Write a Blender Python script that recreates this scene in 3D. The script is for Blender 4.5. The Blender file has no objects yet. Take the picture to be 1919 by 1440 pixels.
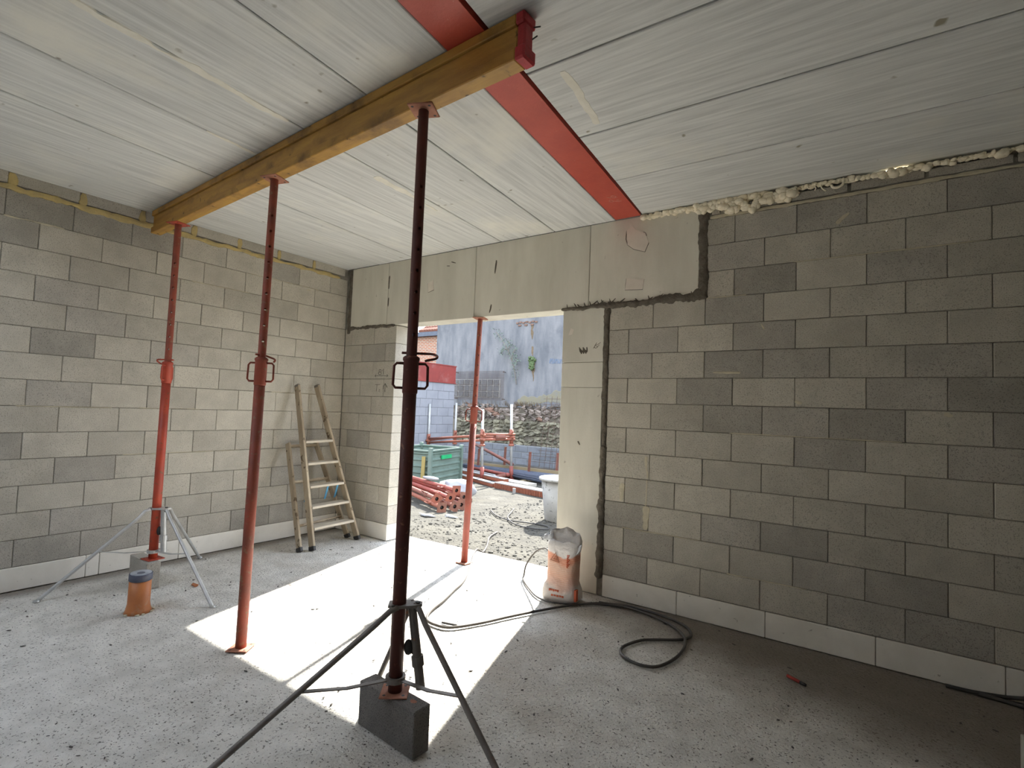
import bpy, bmesh, math, random
from mathutils import Vector, Matrix, noise
random.seed(7)
R = math.radians
scene = bpy.context.scene
COL = scene.collection

# ------------------------------------------------------------------ camera
cam_d = bpy.data.cameras.new('camera')
cam_d.sensor_fit = 'HORIZONTAL'
cam_d.sensor_width = 36.0
cam_d.lens = 36.0 * 976.29 / 1919.0
cam_d.clip_start = 0.02
cam_d.clip_end = 400
cam = bpy.data.objects.new('camera', cam_d)
COL.objects.link(cam)
yaw, pitch, roll = 0.60556, 0.0480, 0.037708
fw = Vector((-math.sin(yaw) * math.cos(pitch), math.cos(yaw) * math.cos(pitch), math.sin(pitch)))
rt0 = Vector((math.cos(yaw), math.sin(yaw), 0))
up0 = rt0.cross(fw)
rt = rt0 * math.cos(roll) + up0 * math.sin(roll)
up = -rt0 * math.sin(roll) + up0 * math.cos(roll)
cam.matrix_world = Matrix(((rt.x, up.x, -fw.x, 5.2477), (rt.y, up.y, -fw.y, -3.9983),
                           (rt.z, up.z, -fw.z, 1.4920), (0, 0, 0, 1)))
scene.camera = cam

# ------------------------------------------------------------------ light
SUN = 27.0
SKY = 4.8
scene.view_settings.view_transform = 'Standard'
scene.view_settings.look = 'None'
scene.view_settings.gamma = 1.0
scene.view_settings.use_curve_mapping = False
scene.view_settings.exposure = 0.0
scene.cycles.max_bounces = 14
scene.cycles.diffuse_bounces = 10
scene.cycles.use_denoising = True
scene.cycles.sample_clamp_indirect = 8.0

world = bpy.data.worlds.new('sky')
scene.world = world
world.use_nodes = True
wn = world.node_tree
wn.nodes.clear()
wo = wn.nodes.new('ShaderNodeOutputWorld')
wb = wn.nodes.new('ShaderNodeBackground')
wc = wn.nodes.new('ShaderNodeTexCoord')
ws = wn.nodes.new('ShaderNodeSeparateXYZ')
wr = wn.nodes.new('ShaderNodeValToRGB')
wr.color_ramp.elements[0].position = 0.0
wr.color_ramp.elements[0].color = (0.92, 0.96, 1.0, 1)
wr.color_ramp.elements[1].position = 0.8
wr.color_ramp.elements[1].color = (0.72, 0.82, 1.0, 1)
wn.links.new(wc.outputs['Generated'], ws.inputs[0])
wn.links.new(ws.outputs['Z'], wr.inputs[0])
wn.links.new(wr.outputs[0], wb.inputs[0])
wb.inputs[1].default_value = SKY
wn.links.new(wb.outputs[0], wo.inputs[0])

sun_d = bpy.data.lights.new('sun', 'SUN')
sun_d.energy = SUN
sun_d.color = (1.0, 0.955, 0.87)
sun_d.angle = R(0.9)
sun = bpy.data.objects.new('sun', sun_d)
COL.objects.link(sun)
sun.rotation_euler = Vector((0.28, -1.0, -0.945)).to_track_quat('-Z', 'Y').to_euler()
sun.location = (-6, 20, 20)

# ------------------------------------------------------------------ materials
MATS = {}


def mat(name, c1, c2=None, scale=6.0, stretch=(1, 1, 1), rough=0.85, bump=0.0, bscale=60.0, rnd=0.0,
        metal=0.0, speck=None, sscale=120.0, sthr=0.62, stain=None, stscale=1.2, stthr=0.5, coat=0.0, bdist=0.01,
        lo=0.35, hi=0.65, detail=6.0, k=1.0):
    """procedural principled material: two noise-mixed tones, optional specks, stains, bump, per-object tone."""
    if name in MATS:
        return MATS[name]
    if k != 1.0:
        sc_ = lambda c: tuple(x * k for x in c) if c else None
        c1, c2, speck, stain = sc_(c1), sc_(c2), sc_(speck), sc_(stain)
    m = bpy.data.materials.new(name)
    m.use_nodes = True
    nt = m.node_tree
    N, L = nt.nodes, nt.links
    bs = N['Principled BSDF']
    bs.inputs['Roughness'].default_value = rough
    bs.inputs['Metallic'].default_value = metal
    bs.inputs['Coat Weight'].default_value = coat
    tc = N.new('ShaderNodeTexCoord')
    oi = N.new('ShaderNodeObjectInfo')
    off = N.new('ShaderNodeMath'); off.operation = 'MULTIPLY'; off.inputs[1].default_value = 37.0
    L.new(oi.outputs['Random'], off.inputs[0])
    comb = N.new('ShaderNodeCombineXYZ')
    for i in range(3):
        L.new(off.outputs[0], comb.inputs[i])
    va = N.new('ShaderNodeVectorMath'); va.operation = 'ADD'
    L.new(tc.outputs['Object'], va.inputs[0]); L.new(comb.outputs[0], va.inputs[1])
    st = N.new('ShaderNodeVectorMath'); st.operation = 'MULTIPLY'; st.inputs[1].default_value = stretch
    L.new(va.outputs[0], st.inputs[0])

    def nz(sc, det=detail, vec=None, ro=0.6):
        n = N.new('ShaderNodeTexNoise')
        n.inputs['Scale'].default_value = sc
        n.inputs['Detail'].default_value = det
        n.inputs['Roughness'].default_value = ro
        L.new((vec or st).outputs[0], n.inputs['Vector'])
        return n

    def ramp(fac, a, b):
        r = N.new('ShaderNodeMapRange')
        r.inputs['From Min'].default_value = a
        r.inputs['From Max'].default_value = b
        L.new(fac, r.inputs['Value'])
        return r.outputs['Result']

    def mix(fac, a, b, blend='MIX'):
        x = N.new('ShaderNodeMix'); x.data_type = 'RGBA'; x.blend_type = blend
        if isinstance(fac, float): x.inputs['Factor'].default_value = fac
        else: L.new(fac, x.inputs['Factor'])
        for k, v in ((6, a), (7, b)):
            if isinstance(v, tuple): x.inputs[k].default_value = (v[0], v[1], v[2], 1)
            else: L.new(v, x.inputs[k])
        return x.outputs[2]

    n1 = nz(scale)
    col = mix(ramp(n1.outputs['Fac'], lo, hi), c1, c2 if c2 else tuple(x * 0.8 for x in c1))
    if stain:
        n3 = nz(stscale, 5.0, va)
        col = mix(ramp(n3.outputs['Fac'], stthr, stthr + 0.18), col, stain)
    if speck:
        n2 = nz(sscale, 2.0, va)
        col = mix(ramp(n2.outputs['Fac'], sthr, sthr + 0.06), col, speck)
    if rnd > 0:
        mr = N.new('ShaderNodeMapRange')
        mr.inputs['To Min'].default_value = 1 - rnd
        mr.inputs['To Max'].default_value = 1 + rnd
        L.new(oi.outputs['Random'], mr.inputs['Value'])
        cm = N.new('ShaderNodeCombineColor')
        for i in range(3):
            L.new(mr.outputs['Result'], cm.inputs[i])
        col = mix(1.0, col, cm.outputs[0], 'MULTIPLY')
    L.new(col, bs.inputs['Base Color'])
    if bump > 0:
        bn = nz(bscale, 4.0, va)
        bp = N.new('ShaderNodeBump')
        bp.inputs['Strength'].default_value = bump
        bp.inputs['Distance'].default_value = bdist
        L.new(bn.outputs['Fac'], bp.inputs['Height'])
        L.new(bp.outputs[0], bs.inputs['Normal'])
    MATS[name] = m
    return m


M_block = mat('concrete_block', (0.53, 0.50, 0.43), (0.44, 0.415, 0.355), 5.0, rough=0.95, bump=0.9, bscale=150, rnd=0.11,
              speck=(0.30, 0.28, 0.24), sscale=170, sthr=0.57, bdist=0.004)
M_block_dark = mat('concrete_block_dark', (0.44, 0.415, 0.365), (0.355, 0.335, 0.295), 5.0, rough=0.95, bump=0.9, bscale=150, rnd=0.13,
                   speck=(0.22, 0.21, 0.19), sscale=170, sthr=0.57, bdist=0.004)
M_white_base = mat('aerated_block', (0.84, 0.81, 0.74), (0.72, 0.69, 0.62), 3.0, rough=0.95, bump=0.3, bscale=180, rnd=0.04,
                   speck=(0.45, 0.42, 0.37), sscale=30, sthr=0.70, bdist=0.003)
M_mortar = mat('joint_mortar', (0.30, 0.285, 0.25), (0.19, 0.18, 0.155), 12, rough=1.0, bump=0.5)
M_mortar_dark = mat('fresh_mortar', (0.16, 0.14, 0.11), (0.09, 0.078, 0.062), 20, rough=1.0, bump=1.0, bscale=50, bdist=0.01)
M_yellow_mortar = mat('yellow_bedding', (0.58, 0.45, 0.19), (0.42, 0.34, 0.17), 10, rough=0.95, bump=0.6, bscale=60)
M_smear = mat('smear', (0.58, 0.53, 0.39), (0.46, 0.42, 0.32), 14, rough=0.95, bump=0.3)
M_slabL = mat('slab_long', (0.71, 0.72, 0.71), (0.53, 0.54, 0.535), 1.0, (42, 1.6, 1), rough=0.8, bump=0.12, bscale=40, rnd=0.05,
              stain=(0.76, 0.75, 0.69), stscale=1.1, stthr=0.56, speck=(0.30, 0.28, 0.24), sscale=9, sthr=0.72)
M_slabR = mat('slab_cross', (0.71, 0.72, 0.71), (0.53, 0.54, 0.535), 1.0, (2.2, 42, 1), rough=0.8, bump=0.12, bscale=40, rnd=0.05,
              stain=(0.72, 0.71, 0.65), stscale=1.1, stthr=0.57, speck=(0.28, 0.26, 0.2), sscale=9, sthr=0.72)
M_dark = mat('slab_joint', (0.07, 0.065, 0.06))
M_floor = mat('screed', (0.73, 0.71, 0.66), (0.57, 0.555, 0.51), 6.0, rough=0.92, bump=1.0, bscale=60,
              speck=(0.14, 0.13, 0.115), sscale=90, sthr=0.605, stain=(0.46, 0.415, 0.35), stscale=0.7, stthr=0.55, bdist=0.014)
M_lintel = mat('smooth_concrete', (0.68, 0.66, 0.58), (0.58, 0.56, 0.485), 2.0, (2, 2, 0.5), rough=0.85, bump=0.1, rnd=0.05,
               speck=(0.36, 0.33, 0.28), sscale=14, sthr=0.71)
M_patch = mat('repair_patch', (0.74, 0.69, 0.61), (0.66, 0.60, 0.53), 8, rough=0.9)
M_redbeam = mat('red_primer', (0.52, 0.075, 0.045), (0.44, 0.055, 0.035), 5, rough=0.45, bump=0.25, bscale=70,
                speck=(0.55, 0.17, 0.12), sscale=60, sthr=0.70, bdist=0.004)
M_wood_y = mat('yellow_lacquered_timber', (0.52, 0.295, 0.06), (0.36, 0.19, 0.045), 1.0, (3, 22, 22), rough=0.55, bump=0.2, bscale=30,
               speck=(0.10, 0.055, 0.02), sscale=16, sthr=0.68, stain=(0.20, 0.105, 0.03), stscale=4, stthr=0.52)
M_capred = mat('red_end_paint', (0.50, 0.04, 0.05), (0.36, 0.03, 0.035), 14, rough=0.6, bump=0.4)
M_prop_red = mat('red_prop_paint', (0.50, 0.070, 0.032), (0.36, 0.050, 0.028), 8, rough=0.5, bump=0.15, speck=(0.22, 0.08, 0.04), sscale=35, sthr=0.64)
M_prop_rust = mat('rusty_prop_paint', (0.32, 0.065, 0.035), (0.20, 0.05, 0.03), 7, rough=0.6, bump=0.2, speck=(0.24, 0.11, 0.06), sscale=30, sthr=0.6)
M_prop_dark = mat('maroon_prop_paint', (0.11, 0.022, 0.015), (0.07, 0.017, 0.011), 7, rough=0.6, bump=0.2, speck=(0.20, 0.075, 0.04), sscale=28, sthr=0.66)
M_prop_orange = mat('orange_prop_paint', (0.52, 0.12, 0.055), (0.38, 0.085, 0.045), 9, rough=0.6, bump=0.2, speck=(0.28, 0.12, 0.06), sscale=30, sthr=0.6)
M_yard_red = mat('yard_red_paint', (0.24, 0.05, 0.035), (0.17, 0.04, 0.03), 9, rough=0.6, bump=0.2, speck=(0.17, 0.08, 0.05), sscale=30, sthr=0.6)
M_yard_rust = mat('yard_rust_paint', (0.19, 0.065, 0.045), (0.13, 0.05, 0.035), 9, rough=0.65, bump=0.2, speck=(0.16, 0.09, 0.06), sscale=30, sthr=0.58)
M_yard_orange = mat('yard_orange_paint', (0.28, 0.085, 0.05), (0.20, 0.065, 0.04), 9, rough=0.6, bump=0.2, speck=(0.17, 0.09, 0.06), sscale=30, sthr=0.6)
M_yard_beam = mat('yard_red_primer', (0.24, 0.038, 0.03), (0.19, 0.03, 0.026), 3, rough=0.6, stain=(0.25, 0.09, 0.08), stscale=4, stthr=0.55)
M_yard_plate = mat('yard_rusted_plate', (0.24, 0.105, 0.07), (0.16, 0.07, 0.05), 14, rough=0.75, bump=0.2)
M_yard_plastic = mat('yard_plastic_film', (0.30, 0.31, 0.33), (0.22, 0.23, 0.25), 5, rough=0.4, bump=0.4, bscale=12)
M_yard_galv = mat('yard_galvanised', (0.42, 0.43, 0.43), (0.32, 0.33, 0.33), 10, rough=0.5, metal=0.3)
M_door_red = mat('door_prop_paint', (0.27, 0.05, 0.028), (0.19, 0.04, 0.025), 8, rough=0.55, bump=0.15, speck=(0.20, 0.09, 0.05), sscale=35, sthr=0.62)
M_plate_rust = mat('rusted_plate', (0.44, 0.20, 0.13), (0.30, 0.12, 0.07), 14, rough=0.75, bump=0.2)
M_galv = mat('galvanised_steel', (0.60, 0.61, 0.61), (0.46, 0.47, 0.47), 10, rough=0.45, metal=0.55, bump=0.1)
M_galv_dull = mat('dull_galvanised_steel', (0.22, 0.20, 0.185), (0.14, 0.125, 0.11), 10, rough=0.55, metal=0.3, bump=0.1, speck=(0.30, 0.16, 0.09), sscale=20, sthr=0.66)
M_knob = mat('black_rubber_grip', (0.03, 0.028, 0.028), rough=0.6)
M_ladder = mat('weathered_ladder_wood', (0.42, 0.35, 0.25), (0.28, 0.22, 0.15), 1.0, (9, 9, 2.0), rough=0.8, bump=0.3, bscale=40,
               speck=(0.12, 0.085, 0.05), sscale=14, sthr=0.62)
M_tread = mat('worn_tread_wood', (0.56, 0.51, 0.42), (0.42, 0.37, 0.29), 1.0, (9, 3, 9), rough=0.85, bump=0.2)
M_blue = mat('blue_strap', (0.10, 0.33, 0.55), (0.07, 0.26, 0.45), rough=0.6)
M_pipe = mat('orange_drain_pipe', (0.52, 0.19, 0.06), (0.40, 0.135, 0.045), 5, rough=0.5, bump=0.1, stain=(0.42, 0.28, 0.19), stscale=9, stthr=0.58)
M_pipecap = mat('grey_blue_cap', (0.42, 0.46, 0.51), (0.28, 0.31, 0.36), 16, rough=0.45)
M_cable = mat('dusty_rubber_cable', (0.060, 0.055, 0.050), (0.035, 0.032, 0.03), 6, rough=0.5, coat=0.2)
M_cable_dusty_lit = mat('dusty_sunlit_cable', (0.075, 0.064, 0.054), (0.045, 0.038, 0.032), 5, rough=0.7)  # sunlit copy of the cable colour, for stretches lying in the sun
M_foam = mat('expanding_foam', (0.90, 0.83, 0.67), (0.84, 0.75, 0.56), 16, rough=0.75, bump=0.5, bscale=40)
M_chalk = mat('chalk', (0.72, 0.38, 0.32))
M_pencil = mat('pencil', (0.14, 0.13, 0.115))
M_leaf = mat('dry_leaf', (0.40, 0.15, 0.06))
M_bit = mat('debris_bits', (0.10, 0.09, 0.08), (0.05, 0.045, 0.04), 20)
M_redtool = mat('red_plastic', (0.35, 0.05, 0.04))
M_ground = mat('stony_earth', (0.150, 0.140, 0.110), (0.095, 0.09, 0.073), 3.0, rough=1.0, bump=1.0, bscale=22, speck=(0.05, 0.045, 0.04), sscale=20, sthr=0.60,
               stain=(0.185, 0.178, 0.15), stscale=1.6, stthr=0.52, bdist=0.03, k=.46)
M_gravel = mat('gravel', (0.22, 0.21, 0.18), (0.085, 0.083, 0.078), 40, rough=1.0, k=.5)
M_render = mat('grey_render', (0.53, 0.545, 0.575), (0.30, 0.325, 0.365), 1.6, (1.8, 1, 0.5), rough=0.95, bump=0.3, bscale=14,
               stain=(0.19, 0.21, 0.25), stscale=0.9, stthr=0.54, bdist=0.02, detail=9, k=0.364)
M_ochre = mat('ochre_stain', (0.52, 0.47, 0.30), (0.44, 0.44, 0.40), 5, rough=1, k=0.364)
M_paleblock = mat('pale_lavender_block', (0.70, 0.735, 0.82), (0.62, 0.65, 0.74), 4, rough=0.95, rnd=0.05, bump=0.2, k=0.364)
M_bluegrey_block = mat('bluish_block', (0.37, 0.40, 0.45), (0.28, 0.305, 0.35), 5, rough=0.95, rnd=0.14, bump=0.3, k=0.396)
M_palejoint = mat('pale_mortar', (0.50, 0.52, 0.54), (0.42, 0.44, 0.46), 7, rough=1.0, k=0.364)
M_shadowjoint = mat('rubble_mortar', (0.30, 0.27, 0.21), (0.13, 0.11, 0.09), 9, rough=1.0, k=0.5)
M_stone_r = mat('rubble_stone', (0.55, 0.49, 0.44), (0.34, 0.26, 0.21), 9, rough=1.0, rnd=0.5, bump=0.6, bscale=20, k=0.396)
M_stone_y = mat('lichened_stone', (0.52, 0.49, 0.36), (0.28, 0.26, 0.18), 9, rough=1.0, rnd=0.45, bump=0.6, bscale=20, k=0.396)
M_stone_brick = mat('old_red_brick', (0.46, 0.29, 0.22), (0.34, 0.20, 0.15), 9, rough=1.0, rnd=0.2, k=0.5)
M_glass = mat('glass_block', (0.17, 0.20, 0.24), (0.08, 0.10, 0.12), 5, rough=0.25, rnd=0.2, coat=0.3, k=0.450)
M_whiteframe = mat('white_joint', (0.60, 0.60, 0.58), k=0.48)
M_wire = mat('rusty_wire', (0.13, 0.075, 0.05), (0.09, 0.055, 0.04), rough=0.8, k=0.7)
M_crate = mat('green_crate_paint', (0.30, 0.43, 0.37), (0.24, 0.35, 0.30), 5, rough=0.5, speck=(0.25, 0.24, 0.2), sscale=12, sthr=0.69, k=0.436)
M_sticker = mat('green_label', (0.02, 0.60, 0.22), rough=0.5, k=0.55)
M_yellowwood = mat('yellow_board', (0.60, 0.49, 0.17), (0.52, 0.42, 0.15), 1, (9, 9, 2), k=0.5)
M_plank = mat('pale_plank', (0.56, 0.45, 0.27), (0.46, 0.36, 0.21), 1, (1.5, 9, 9), k=0.5)
M_rebar = mat('blue_grey_steel_bar', (0.13, 0.155, 0.21), (0.085, 0.10, 0.14), 6, rough=0.5, metal=0.5, rnd=0.3, k=0.7)
M_plastic = mat('white_plastic_film', (0.62, 0.64, 0.67), (0.50, 0.52, 0.56), 5, rough=0.4, bump=0.4, bscale=12)
M_tub = mat('dirty_white_tub', (0.58, 0.59, 0.58), (0.46, 0.46, 0.45), 5, rough=0.6, speck=(0.28, 0.28, 0.27), sscale=16, sthr=0.62, k=0.5)
M_clay = mat('clay_shell', (0.50, 0.16, 0.085), (0.42, 0.13, 0.07), 6, rough=0.9, rnd=0.1, k=0.5)
M_whiteconc = mat('white_concrete_fill', (0.62, 0.61, 0.59), (0.55, 0.54, 0.52), 6, rough=0.9, k=0.42)
M_rooftile = mat('red_roof_tile', (0.42, 0.18, 0.12), (0.30, 0.12, 0.08), 3, rough=0.9, rnd=0.1, k=0.5)
M_slate = mat('slate_gutter', (0.12, 0.15, 0.21), rough=0.6, k=0.6)
M_green = mat('green_leaf', (0.16, 0.24, 0.10), (0.10, 0.16, 0.06), 8, rough=0.8, k=0.6)
M_greyleaf = mat('grey_green_leaf', (0.24, 0.32, 0.26), (0.17, 0.24, 0.19), 8, rough=0.8, k=0.6)
M_stem = mat('pale_stem', (0.36, 0.32, 0.27), rough=0.9, k=0.55)
M_moss = mat('brown_moss', (0.16, 0.12, 0.075), (0.11, 0.085, 0.055), 8, rough=1)
M_graff = mat('faded_blue_paint', (0.30, 0.42, 0.62), k=0.5)
M_sill = mat('grey_concrete_corner', (0.42, 0.42, 0.36), (0.34, 0.34, 0.29), 6, rough=0.95, bump=0.4)


def floor_dirt_and_shade(m):
    """brown building dirt along the foot of the walls, plus painted shade at the lower right"""
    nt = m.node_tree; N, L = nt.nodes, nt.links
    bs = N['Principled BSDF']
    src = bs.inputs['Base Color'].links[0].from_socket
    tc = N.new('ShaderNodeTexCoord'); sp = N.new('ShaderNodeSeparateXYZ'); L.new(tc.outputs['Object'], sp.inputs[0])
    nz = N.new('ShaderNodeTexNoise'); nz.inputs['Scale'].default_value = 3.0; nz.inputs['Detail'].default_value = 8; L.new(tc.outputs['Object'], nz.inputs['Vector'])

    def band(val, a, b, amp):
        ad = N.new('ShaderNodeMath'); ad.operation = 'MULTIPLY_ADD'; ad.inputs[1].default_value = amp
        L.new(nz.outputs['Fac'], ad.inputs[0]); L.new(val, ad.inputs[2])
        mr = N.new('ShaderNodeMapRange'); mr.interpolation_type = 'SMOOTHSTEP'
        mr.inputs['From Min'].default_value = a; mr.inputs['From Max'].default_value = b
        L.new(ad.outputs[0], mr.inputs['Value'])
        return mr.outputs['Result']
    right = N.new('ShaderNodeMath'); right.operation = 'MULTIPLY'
    tilt = N.new('ShaderNodeMath'); tilt.operation = 'MULTIPLY_ADD'; tilt.inputs[1].default_value = 0.36; L.new(sp.outputs['X'], tilt.inputs[0])  # broadens the right band with x, so its colour also carries shade
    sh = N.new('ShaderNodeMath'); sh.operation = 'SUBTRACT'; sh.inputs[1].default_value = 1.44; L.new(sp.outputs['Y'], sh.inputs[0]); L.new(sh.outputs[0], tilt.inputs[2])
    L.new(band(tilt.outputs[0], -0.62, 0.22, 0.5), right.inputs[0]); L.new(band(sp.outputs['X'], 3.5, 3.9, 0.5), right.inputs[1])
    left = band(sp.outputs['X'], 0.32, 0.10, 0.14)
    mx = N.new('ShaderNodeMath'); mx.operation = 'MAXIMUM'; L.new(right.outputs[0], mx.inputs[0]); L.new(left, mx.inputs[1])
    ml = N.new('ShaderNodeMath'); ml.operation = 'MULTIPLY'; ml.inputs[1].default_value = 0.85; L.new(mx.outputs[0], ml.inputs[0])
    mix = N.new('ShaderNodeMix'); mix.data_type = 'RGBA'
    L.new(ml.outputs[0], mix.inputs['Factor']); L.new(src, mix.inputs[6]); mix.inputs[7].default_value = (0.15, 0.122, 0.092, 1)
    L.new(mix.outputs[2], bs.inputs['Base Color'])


floor_dirt_and_shade(M_floor)


def brick_mat():
    m = bpy.data.materials.new('old_brickwork')
    m.use_nodes = True
    nt = m.node_tree
    b = nt.nodes.new('ShaderNodeTexBrick')
    tc = nt.nodes.new('ShaderNodeTexCoord')
    mp = nt.nodes.new('ShaderNodeMapping')
    mp.inputs['Rotation'].default_value = (R(90), 0, 0)
    nt.links.new(tc.outputs['Object'], mp.inputs[0])
    nt.links.new(mp.outputs[0], b.inputs['Vector'])
    b.inputs['Color1'].default_value = (0.36, 0.13, 0.07, 1)
    b.inputs['Color2'].default_value = (0.26, 0.11, 0.07, 1)
    b.inputs['Mortar'].default_value = (0.36, 0.33, 0.27, 1)
    b.inputs['Scale'].default_value = 1.0
    b.inputs['Brick Width'].default_value = 0.22
    b.inputs['Row Height'].default_value = 0.075
    b.inputs['Mortar Size'].default_value = 0.014
    nt.links.new(b.outputs[0], nt.nodes['Principled BSDF'].inputs['Base Color'])
    nt.nodes['Principled BSDF'].inputs['Roughness'].default_value = 0.95
    return m


M_brickwork = brick_mat()


def bag_mat():
    """white paper sack with a faded orange print between two heights and white ends"""
    m = bpy.data.materials.new('printed_paper_sack')
    m.use_nodes = True
    nt = m.node_tree
    N, L = nt.nodes, nt.links
    tc = N.new('ShaderNodeTexCoord'); sp = N.new('ShaderNodeSeparateXYZ')
    L.new(tc.outputs['Object'], sp.inputs[0])
    nz = N.new('ShaderNodeTexNoise'); nz.inputs['Scale'].default_value = 9; nz.inputs['Detail'].default_value = 5
    L.new(tc.outputs['Object'], nz.inputs['Vector'])
    ad = N.new('ShaderNodeMath'); ad.operation = 'MULTIPLY_ADD'; ad.inputs[1].default_value = 0.10
    sx = N.new('ShaderNodeMath'); sx.operation = 'SUBTRACT'; sx.inputs[1].default_value = 0.03; L.new(sp.outputs['X'], sx.inputs[0])
    sa = N.new('ShaderNodeMath'); sa.operation = 'ABSOLUTE'; L.new(sx.outputs[0], sa.inputs[0])
    sm = N.new('ShaderNodeMath'); sm.operation = 'MULTIPLY_ADD'; sm.inputs[1].default_value = -0.45; sm.inputs[2].default_value = 0.06; L.new(sa.outputs[0], sm.inputs[0])
    sz = N.new('ShaderNodeMath'); sz.operation = 'ADD'; L.new(sp.outputs['Z'], sz.inputs[0]); L.new(sm.outputs[0], sz.inputs[1])
    L.new(nz.outputs['Fac'], ad.inputs[0]); L.new(sz.outputs[0], ad.inputs[2])
    cr = N.new('ShaderNodeValToRGB')
    e = cr.color_ramp.elements
    e[0].position = 0.0; e[0].color = (0.62, 0.57, 0.53, 1)
    e[1].position = 1.0; e[1].color = (0.72, 0.70, 0.69, 1)
    for p, c in ((0.17, (0.62, 0.56, 0.53, 1)), (0.21, (0.66, 0.42, 0.34, 1)), (0.29, (0.66, 0.36, 0.25, 1)), (0.36, (0.66, 0.42, 0.31, 1)),
                 (0.395, (0.64, 0.24, 0.13, 1)), (0.435, (0.64, 0.25, 0.14, 1)), (0.447, (0.72, 0.70, 0.69, 1))):
        k = e.new(p); k.color = c
    L.new(ad.outputs[0], cr.inputs[0])
    wv = N.new('ShaderNodeTexWave'); wv.wave_type = 'BANDS'; wv.bands_direction = 'Z'
    wv.inputs['Scale'].default_value = 22; wv.inputs['Distortion'].default_value = 1.5
    L.new(tc.outputs['Object'], wv.inputs['Vector'])
    mx = N.new('ShaderNodeMix'); mx.data_type = 'RGBA'
    ml = N.new('ShaderNodeMath'); ml.operation = 'MULTIPLY'; ml.inputs[1].default_value = 0.22
    L.new(wv.outputs['Fac'], ml.inputs[0]); L.new(ml.outputs[0], mx.inputs['Factor'])
    L.new(cr.outputs[0], mx.inputs[6]); mx.inputs[7].default_value = (0.72, 0.66, 0.62, 1)
    b = N['Principled BSDF']
    L.new(mx.outputs[2], b.inputs['Base Color'])
    b.inputs['Roughness'].default_value = 0.55
    n2 = N.new('ShaderNodeTexNoise'); n2.inputs['Scale'].default_value = 14; n2.inputs['Detail'].default_value = 3
    L.new(tc.outputs['Object'], n2.inputs['Vector'])
    bp = N.new('ShaderNodeBump'); bp.inputs['Strength'].default_value = 0.7; bp.inputs['Distance'].default_value = 0.02
    L.new(n2.outputs['Fac'], bp.inputs['Height']); L.new(bp.outputs[0], b.inputs['Normal'])
    return m


# ------------------------------------------------------------------ helpers
WM = {}                      # world matrix of every object made here


def link(o, parent=None):
    COL.objects.link(o)
    if parent is not None:
        o.parent = parent
    return o


def obj(name, bm, m, parent=None, smooth=False, world=True, loc=None):
    """bm is in world coordinates unless world=False (then it is in the parent's frame)"""
    if world and parent is not None:
        bm.transform(WM[parent].inverted())
    if world and parent is None and loc is not None:
        bm.transform(Matrix.Translation(-Vector(loc)))
    bmesh.ops.recalc_face_normals(bm, faces=bm.faces)
    me = bpy.data.meshes.new(name)
    if smooth:
        for f in bm.faces:
            f.smooth = True
    bm.to_mesh(me)
    bm.free()
    for x in (m if isinstance(m, (list, tuple)) else [m]):
        me.materials.append(x)
    o = bpy.data.objects.new(name, me)
    link(o, parent)
    if parent is None:
        if loc is not None:
            o.location = loc
        WM[o] = Matrix.Translation(Vector(loc)) if loc is not None else Matrix.Identity(4)
    else:
        WM[o] = WM[parent].copy()
    return o


def tag(o, label=None, cat=None, group=None, kind=None):
    if label: o['label'] = label
    if cat: o['category'] = cat
    if group: o['group'] = group
    if kind: o['kind'] = kind
    return o


def thing(name, label, cat, loc, rotz=0.0, group=None, kind=None, mw=None):
    o = bpy.data.objects.new(name, None)
    o.empty_display_size = 0.1
    link(o)
    M = mw if mw is not None else Matrix.Translation(Vector(loc)) @ Matrix.Rotation(rotz, 4, 'Z')
    o.matrix_world = M
    WM[o] = M.copy()
    return tag(o, label, cat, group, kind)


def BM():
    return bmesh.new()


def box(bm, lo, hi, M=None, bev=0.0):
    lo, hi = Vector(lo), Vector(hi)
    r = bmesh.ops.create_cube(bm, size=1.0)
    vs = r['verts']
    T = Matrix.Translation((lo + hi) / 2) @ Matrix.Diagonal((*(hi - lo), 1))
    bmesh.ops.transform(bm, matrix=T, verts=vs)
    if bev > 0:
        es = list({e for v in vs for e in v.link_edges})
        rb = bmesh.ops.bevel(bm, geom=es, offset=bev, segments=1, affect='EDGES')
        vs = [v for v in bm.verts if v.is_valid and v in set(rb['verts'])] or vs
    if M is not None:
        bmesh.ops.transform(bm, matrix=M, verts=[v for v in vs if v.is_valid])
    return vs


def frame_from(p0, p1, upv=(0, 0, 1)):
    p0, p1 = Vector(p0), Vector(p1)
    z = (p1 - p0).normalized()
    u = Vector(upv)
    if abs(z.dot(u)) > 0.98:
        u = Vector((0, 1, 0))
    x = u.cross(z).normalized()
    y = z.cross(x)
    return Matrix(((x.x, y.x, z.x, p0.x), (x.y, y.y, z.y, p0.y), (x.z, y.z, z.z, p0.z), (0, 0, 0, 1))), (p1 - p0).length


def bar(bm, p0, p1, w, h, upv=(0, 0, 1), bev=0.0):
    """rectangular bar: w across (perpendicular to upv), h along upv"""
    M, l = frame_from(p0, p1, upv)
    return box(bm, (-w / 2, -h / 2, 0), (w / 2, h / 2, l), M, bev)


def cyl(bm, p0, p1, r0, r1=None, n=14, caps=True):
    r1 = r0 if r1 is None else r1
    M, l = frame_from(p0, p1)
    a = [bm.verts.new(M @ Vector((r0 * math.cos(2 * math.pi * i / n), r0 * math.sin(2 * math.pi * i / n), 0))) for i in range(n)]
    b = [bm.verts.new(M @ Vector((r1 * math.cos(2 * math.pi * i / n), r1 * math.sin(2 * math.pi * i / n), l))) for i in range(n)]
    for i in range(n):
        bm.faces.new((a[i], a[(i + 1) % n], b[(i + 1) % n], b[i]))
    if caps:
        bm.faces.new(a[::-1]); bm.faces.new(b)


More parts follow.
